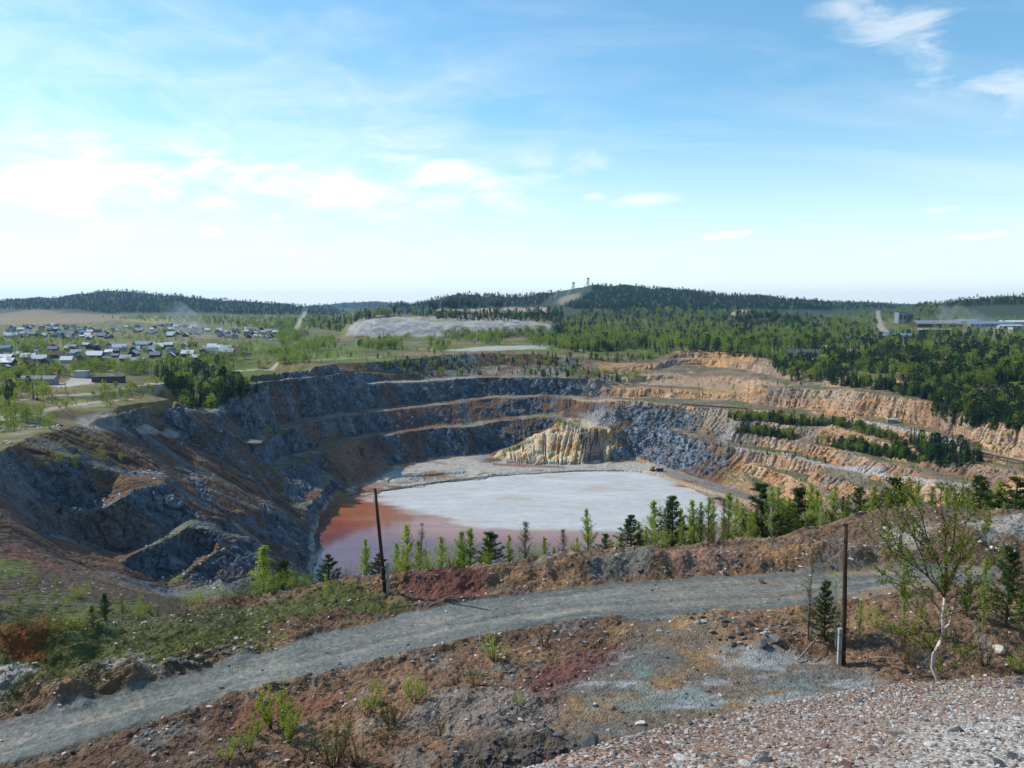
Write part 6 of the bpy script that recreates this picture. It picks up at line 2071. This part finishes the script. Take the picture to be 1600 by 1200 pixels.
M_ROCK = stone_mat('rubble_rock', [(0, (.05, .05, .055)), (.3, (.12, .125, .13)), (.55, (.20, .16, .13)), (.75, (.16, .085, .06)), (.92, (.33, .32, .31)), (1, (.55, .53, .5))])
M_DARK = stone_mat('dark_rock', [(0, (.035, .036, .04)), (.6, (.085, .088, .095)), (1, (.15, .15, .155))])
M_PALE = stone_mat('pale_rock', [(0, (.42, .40, .37)), (.6, (.55, .53, .50)), (1, (.48, .40, .30))])
M_GRAV = stone_mat('gravel_stones', [(0, (.13, .12, .12)), (.12, (.20, .10, .07)), (.28, (.36, .27, .2)), (.45, (.36, .33, .30)), (.72, (.47, .455, .43)), (1, (.62, .61, .59))])
ST = {}
for nm_, mt in (('rock', M_ROCK), ('dark', M_DARK), ('pale', M_PALE), ('grav', M_GRAV)):
    ST[nm_] = []
    for s in range(4):
        me = stone_mesh(s * 7 + len(nm_), .55 + .12 * s, 0 if nm_ == 'grav' else 1)
        me.materials.append(mt)
        ST[nm_].append(me)


def stone_at(q, size, kind, label, group=None, name='boulder', tall=1.0, sink=.2):
    o = obj(name, random.choice(ST[kind]), None, (q[0], q[1], q[2] + size * (.5 - sink) * .55 * tall), random.uniform(0, 6.28))
    o.scale = (size * random.uniform(.85, 1.2), size * random.uniform(.8, 1.1), size * random.uniform(.8, 1.1) * tall)
    o.rotation_euler = (random.uniform(-.25, .25), random.uniform(-.25, .25), random.uniform(0, 6.28))
    tag(o, label, 'stone' if size < .5 else 'boulder', group)
    return o


named = [(922, 1180, 1.15, 'dark', 'big upright black boulder at the bottom beside the gravel slope', 1.5), (655, 1180, .4, 'dark', 'round black stone on brown soil at the bottom', 1), (872, 1150, .55, 'dark', 'square dark boulder on the black rubble heap', 1),
         (1210, 1000, .85, 'dark', 'larger of two dark boulders on the rubble left of the pine', 1), (1192, 1008, .7, 'dark', 'smaller dark boulder beside the larger one left of the pine', 1), (1133, 978, .5, 'dark', 'dark boulder on the rubble nearest the road', 1), (1190, 910, .6, 'rock', 'lone brown rock lying on the road', 1),
         (1560, 1018, .8, 'pale', 'pale round boulder under the trees on the right', 1), (930, 1100, .35, 'pale', 'white stone beside the dark red soil', 1), (1277, 1101, .4, 'pale', 'largest white stone on the yard near the gravel slope', 1), (1152, 1124, .32, 'pale', 'white stone near the lower edge of the yard', 1),
         (1000, 1131, .6, 'pale', 'flat tan slab at the left of the yard', .5), (1176, 1095, .25, 'pale', 'small white stone in the middle of the yard', 1), (1125, 1088, .25, 'pale', 'small pale stone by the turquoise stain', 1), (270, 1043, .7, 'dark', 'dark boulder at the far edge of the road on the left', 1),
         (370, 1000, .4, 'pale', 'white stone above the rubble beyond the road', 1), (965, 1172, .6, 'dark', 'dark boulder right of the black rubble heap', 1), (484, 1054, .28, 'dark', 'small dark stone on the near half of the road', 1), (113, 1172, .3, 'dark', 'dark stone at the near edge of the road on the left', 1),
         (1300, 888, .5, 'dark', 'dark rock at the foot of the brown heap by the road', 1), (1040, 893, .5, 'dark', 'dark rock at the foot of the reddish heap by the road', 1), (1000, 889, .6, 'dark', 'flat dark slab at the foot of the grey heap by the road', .6), (1155, 881, .45, 'rock', 'brown rock on the side of a brown tipped heap', 1)]
random.seed(15)
for px, py, s, kd, lab, tall in named:
    stone_at(hit(px, py, 25), s, kd, lab, None, 'boulder', tall)
rz_ = [([(1085, 965), (1180, 960), (1260, 980), (1260, 1020), (1150, 1015), (1100, 995)], 60, .16, .5, 'rock', 'rock in the rubble left of the pine and pole', 'rubble rocks left of the pole'), ([(680, 1195), (770, 1165), (880, 1155), (960, 1170), (930, 1200), (700, 1205)], 60, .12, .42, 'dark', 'dark stone on the black rubble heap at the bottom', 'stones of the black heap'),
       ([(255, 1040), (330, 1020), (385, 1000), (380, 1015), (300, 1048)], 40, .15, .5, 'rock', 'rock in the rubble strip beyond the road', 'rubble rocks beyond the road'), ([(900, 880), (1010, 868), (1330, 872), (1330, 890), (1000, 900), (900, 905)], 55, .15, .5, 'rock', 'rock lying on the tipped heaps beside the road', 'rocks on the tipped heaps'),
       ([(880, 1080), (1100, 1050), (1350, 1075), (1150, 1140), (950, 1150)], 40, .1, .26, 'rock', 'small stone scattered on the yard', 'stones on the yard'), ([(1340, 820), (1600, 800), (1600, 870), (1400, 870)], 30, .2, .6, 'pale', 'pale rock on the bare mounds behind the big birch', 'pale rocks on the mounds')]
rg = random.Random(44)
for poly, n, s0, s1, kd, lab, grp in rz_:
    xs = [p[0] for p in poly]; ys = [p[1] for p in poly]
    made = 0
    while made < n:
        px, py = rg.uniform(min(xs), max(xs)), rg.uniform(min(ys), max(ys))
        if inside(poly, px, py):
            q = hit(px, py, 25)
            made += 1
            if q:
                stone_at(q, s0 + (s1 - s0) * rg.random() ** 2.2, kd, lab, grp, 'rock')
# larger stones lying on the gravel slope
GROUP_G = 'larger stones on the gravel slope'
made = 0
while made < 100:
    px, py = rg.uniform(960, 1600), rg.uniform(1075, 1200)
    q = hit(px, py, 6)
    if not q or q[1] > 24 or math.hypot(q[0], q[1]) < 8:
        continue
    made += 1
    kd = rg.choice(['rock', 'rock', 'rock', 'rock', 'pale', 'pale', 'dark'])
    kw = {'rock': 'brown or grey', 'pale': 'pale', 'dark': 'dark'}[kd]
    stone_at(q, 0.06 + .14 * rg.random() ** 2.2, kd, f'{kw} stone lying proud of the pale gravel slope', f'{kw} {GROUP_G}', 'stone', .8, .42)
proto_g = []
for k, me in enumerate(ST['grav']):
    px, py = 1300 + 70 * k, 1150 + 8 * k
    q = hit(px, py, 6)
    o = obj('stone', me, None, q, k, .1)
    tag(o, 'fist sized pale stone half sunk in the gravel slope', 'stone', 'fist sized stones of the gravel slope')
    proto_g.append(o)
GV = []
rs = np.random.default_rng(8)
n_g = 52000
gx_, gy_ = rs.uniform(-2, 15, n_g * 2), rs.uniform(5.5, 23, n_g * 2)
_, gin, gd = heap_h(gx_, gy_)
okk = (gin | (gd < 1.5)) & (np.hypot(gx_, gy_) > 7.5)
gx_, gy_ = gx_[okk][:n_g], gy_[okk][:n_g]
gz_ = ground_np(gx_, gy_)
for k in range(len(gx_)):
    s = .013 + .066 * rs.random() ** 4.0
    GV.append((gx_[k], gy_[k], gz_[k] + s * .12 + .03 * 0, (s * rs.uniform(.9, 1.6), s, s * rs.uniform(.6, 1)), (rs.uniform(-.5, .5), rs.uniform(-.5, .5), rs.uniform(0, 6.28)), int(rs.integers(4))))
scatter_stuff('gravel', GV, proto_g, 'loose pale gravel covering the slope at the bottom right', 'gravel')
# rubble over the bench
proto_r = [o for o in COL.objects if o.name.startswith('rock') and o.type == 'MESH']
seen_, pr = set(), []
for o in proto_r:
    if o.data.name not in seen_:
        seen_.add(o.data.name); pr.append(o)
RB = []
n_r = 15000
rx, ry = rs.uniform(-46, 52, n_r * 3), rs.uniform(33, 84, n_r * 3)
kq = (np.abs(rx) < ry * .66)
rx, ry = rx[kq], ry[kq]
rd = poly_sd(ROAD, rx, ry); yd = poly_sd(YARD, rx, ry); dn = fbm2(rx / 4, ry / 4, 3, 400)
rz2 = ground_np(rx, ry)
pk = np.where(rd > 0, .05, np.where(yd > 0, .25, .55 + 1.1 * dn)) + .5 * np.exp(-((rd + .8) / .7) ** 2)
sel = np.nonzero((rs.random(len(rx)) < pk * .8) & (rz2 > -4))[0][:n_r]
for k in sel:
    s = .035 + .24 * rs.random() ** 4.0
    RB.append((rx[k], ry[k], rz2[k] + s * .1, (s * rs.uniform(.9, 1.5), s, s * rs.uniform(.6, 1)), (rs.uniform(-.3, .3), rs.uniform(-.3, .3), rs.uniform(0, 6.28)), int(rs.integers(len(pr)))))
scatter_stuff('rubble', RB, pr, 'small broken rock strewn over the bench and along the road', 'rubble')
# rubble on the left slopes and benches of the pit
RP = []
rx, ry = rs.uniform(-150, -20, 42000), rs.uniform(96, 300, 42000)
rz3 = lookup(H, rx, ry)
gxx = (lookup(H, rx + 1, ry) - lookup(H, rx - 1, ry)) / 2; gyy = (lookup(H, rx, ry + 1) - lookup(H, rx, ry - 1)) / 2
gs = np.hypot(gxx, gyy)
pk = (gs < .45) * sm(fbm2(rx / 12, ry / 12, 3, 410), -.05, .4) * .5
for k in np.nonzero((rs.random(len(rx)) < pk) & (rz3 < -9))[0][:7000]:
    s = (.25 + 1.0 * rs.random() ** 3.5) * min(1, (ry[k] / 210) ** 2)
    RP.append((rx[k], ry[k], rz3[k] + s * .15, (s * rs.uniform(.9, 1.5), s, s * rs.uniform(.6, 1)), (rs.uniform(-.4, .4), rs.uniform(-.4, .4), rs.uniform(0, 6.28)), int(rs.integers(len(pr)))))
pp = [o for o in COL.objects if o.type == 'MESH' and o.data in ST['pale']]
ppd = {o.data.name: o for o in pp}
for k in range(len(RP)):
    if rs.random() < .35:
        RP[k] = RP[k][:5] + (len(pr) + int(rs.integers(len(ppd))),)
scatter_stuff('rock_debris', RP, pr + list(ppd.values()), 'broken rock lying on the ledges of the left pit wall', 'rock debris')

# ------------------------------------------------------------------ grass
def tuft(seed):
    random.seed(seed)
    m = MB()
    for _ in range(16):
        a = random.uniform(0, 6.28)
        p = Vector((random.uniform(-.1, .1), random.uniform(-.1, .1), -.02))
        m.leaf(p, rot_dir(a, random.uniform(.6, 1.4)), .035, random.uniform(.14, .34))
    return m.mesh('grass_tuft', M_GRASS)


proto_t = []
for k, (px, py) in enumerate([(300, 985), (420, 960), (480, 945)]):
    o = obj('grass_tuft', tuft(k), None, hit(px, py, 25), k)
    tag(o, 'grass tuft on the green bank beyond the road', 'grass', 'grass tufts on the green bank')
    proto_t.append(o)
GT = []
gp = [PZ(a, b_, 0)[:2] for a, b_ in [(120, 985), (330, 942), (520, 912), (640, 950), (500, 985), (400, 1015), (330, 1035), (170, 1080), (0, 1122), (-200, 1150), (-200, 990)]]
gx_, gy_ = rs.uniform(-50, 52, 60000), rs.uniform(33, 82, 60000)
gd = poly_sd(gp, gx_, gy_); rd = poly_sd(ROAD, gx_, gy_); yd = poly_sd(YARD, gx_, gy_)
dn = fbm2(gx_ / 3, gy_ / 3, 3, 420)
gz_ = ground_np(gx_, gy_)
pk = np.where(gd > 0, .36 + .5 * dn, .03 + .22 * np.clip(dn - .1, 0, 1)) * (rd < -.2) * (yd < 0)
for k in np.nonzero((rs.random(len(gx_)) < pk) & (gz_ > -5) & (np.abs(gx_) < gy_ * .66))[0][:12000]:
    s = rs.uniform(.4, 1.1)
    GT.append((gx_[k], gy_[k], gz_[k], (s, s, s * rs.uniform(.6, 1.2)), (0, 0, rs.uniform(0, 6.28)), int(rs.integers(3))))
scatter_stuff('grass', GT, proto_t, 'short spring grass on the bank and between the stones', 'grass')

# ------------------------------------------------------------------ dead trunks
def log(a, b, r, label, branches=0):
    A_, B_ = Vector(hit(*a, 25)), Vector(hit(*b, 25))
    A_.z += .12; B_.z += .3
    o = empty('fallen_trunk', A_)
    d = B_ - A_
    m = MB(); m.tube([Vector((0, 0, 0)), d * .35 + Vector((0, 0, .12)), d * .7 + Vector((0, .1, .1)), d], [r, r * .9, r * .7, r * .35], 8); m.build('trunk', M_DEAD, o, True)
    for k in range(branches):
        p = d * (.45 + .16 * k)
        m = MB(); m.tube([p, p + Vector((.25 * (-1) ** k, .2, .5)), p + Vector((.35 * (-1) ** k, .4, .8))], [r * .4, r * .3, r * .15], 5); m.build('branch', M_DEAD, o, True)
    tag(o, label, 'dead tree')


log((1246, 1036), (1296, 992), .06, 'pale dead trunk leaning from the rubble towards the pole', 3)
log((1358, 1034), (1412, 1048), .05, 'pale thin trunk lying on the ground right of the pole', 1)

# ------------------------------------------------------------------ smoke
def smoke(pts, rads, dens, label):
    P = [Vector(p) for p in pts]
    m = MB()
    n = 14
    m.tube([p - P[0] for p in P], rads, n)
    me = m.mesh('smoke', [])
    mt, nt, out = mat_new('smoke_' + label[:8])
    tcn = N(nt, 'ShaderNodeTexCoord')
    nz = N(nt, 'ShaderNodeTexNoise', {'Vector': tcn.outputs['Object'], 'Scale': .07, 'Detail': 4, 'Roughness': .6})
    mr = N(nt, 'ShaderNodeMapRange', {0: nz.outputs[0], 1: .42, 2: .7, 3: 0, 4: dens})
    v = N(nt, 'ShaderNodeVolumePrincipled', {'Color': (.85, .9, 1, 1), 'Density': mr.outputs[0]})
    nt.links.new(v.outputs[0], out.inputs['Volume'])
    me.materials.append(mt)
    o = obj('smoke', me, None, P[0])
    tag(o, label, 'smoke', None, 'stuff')


q = hit(331, 536, 100)
smoke([q, Vector(q) + Vector((-9, 8, 9)), Vector(q) + Vector((-26, 22, 17)), Vector(q) + Vector((-52, 40, 28))], [2, 6, 12, 16], .03, 'pale smoke drifting over the village')
q = hit(1562, 514, 100)
smoke([q, Vector(q) + Vector((-14, 6, 11)), Vector(q) + Vector((-42, 12, 18)), Vector(q) + Vector((-85, 20, 24))], [3, 9, 15, 18], .022, 'bluish smoke in front of the works on the right')

# ------------------------------------------------------------------ air
m = MB()
m.box((0, 0, 38), (18600, 18600, 250))
me = m.mesh('haze', [])
mt, nt, out = mat_new('hazy_air')
v = N(nt, 'ShaderNodeVolumePrincipled', {'Color': (.38, .66, 1.0, 1), 'Density': 0.00006, 'Anisotropy': .2})
nt.links.new(v.outputs[0], out.inputs['Volume'])
me.materials.append(mt)
o = obj('haze', me)
tag(o, 'thin blue haze in the air', 'haze', None, 'stuff')
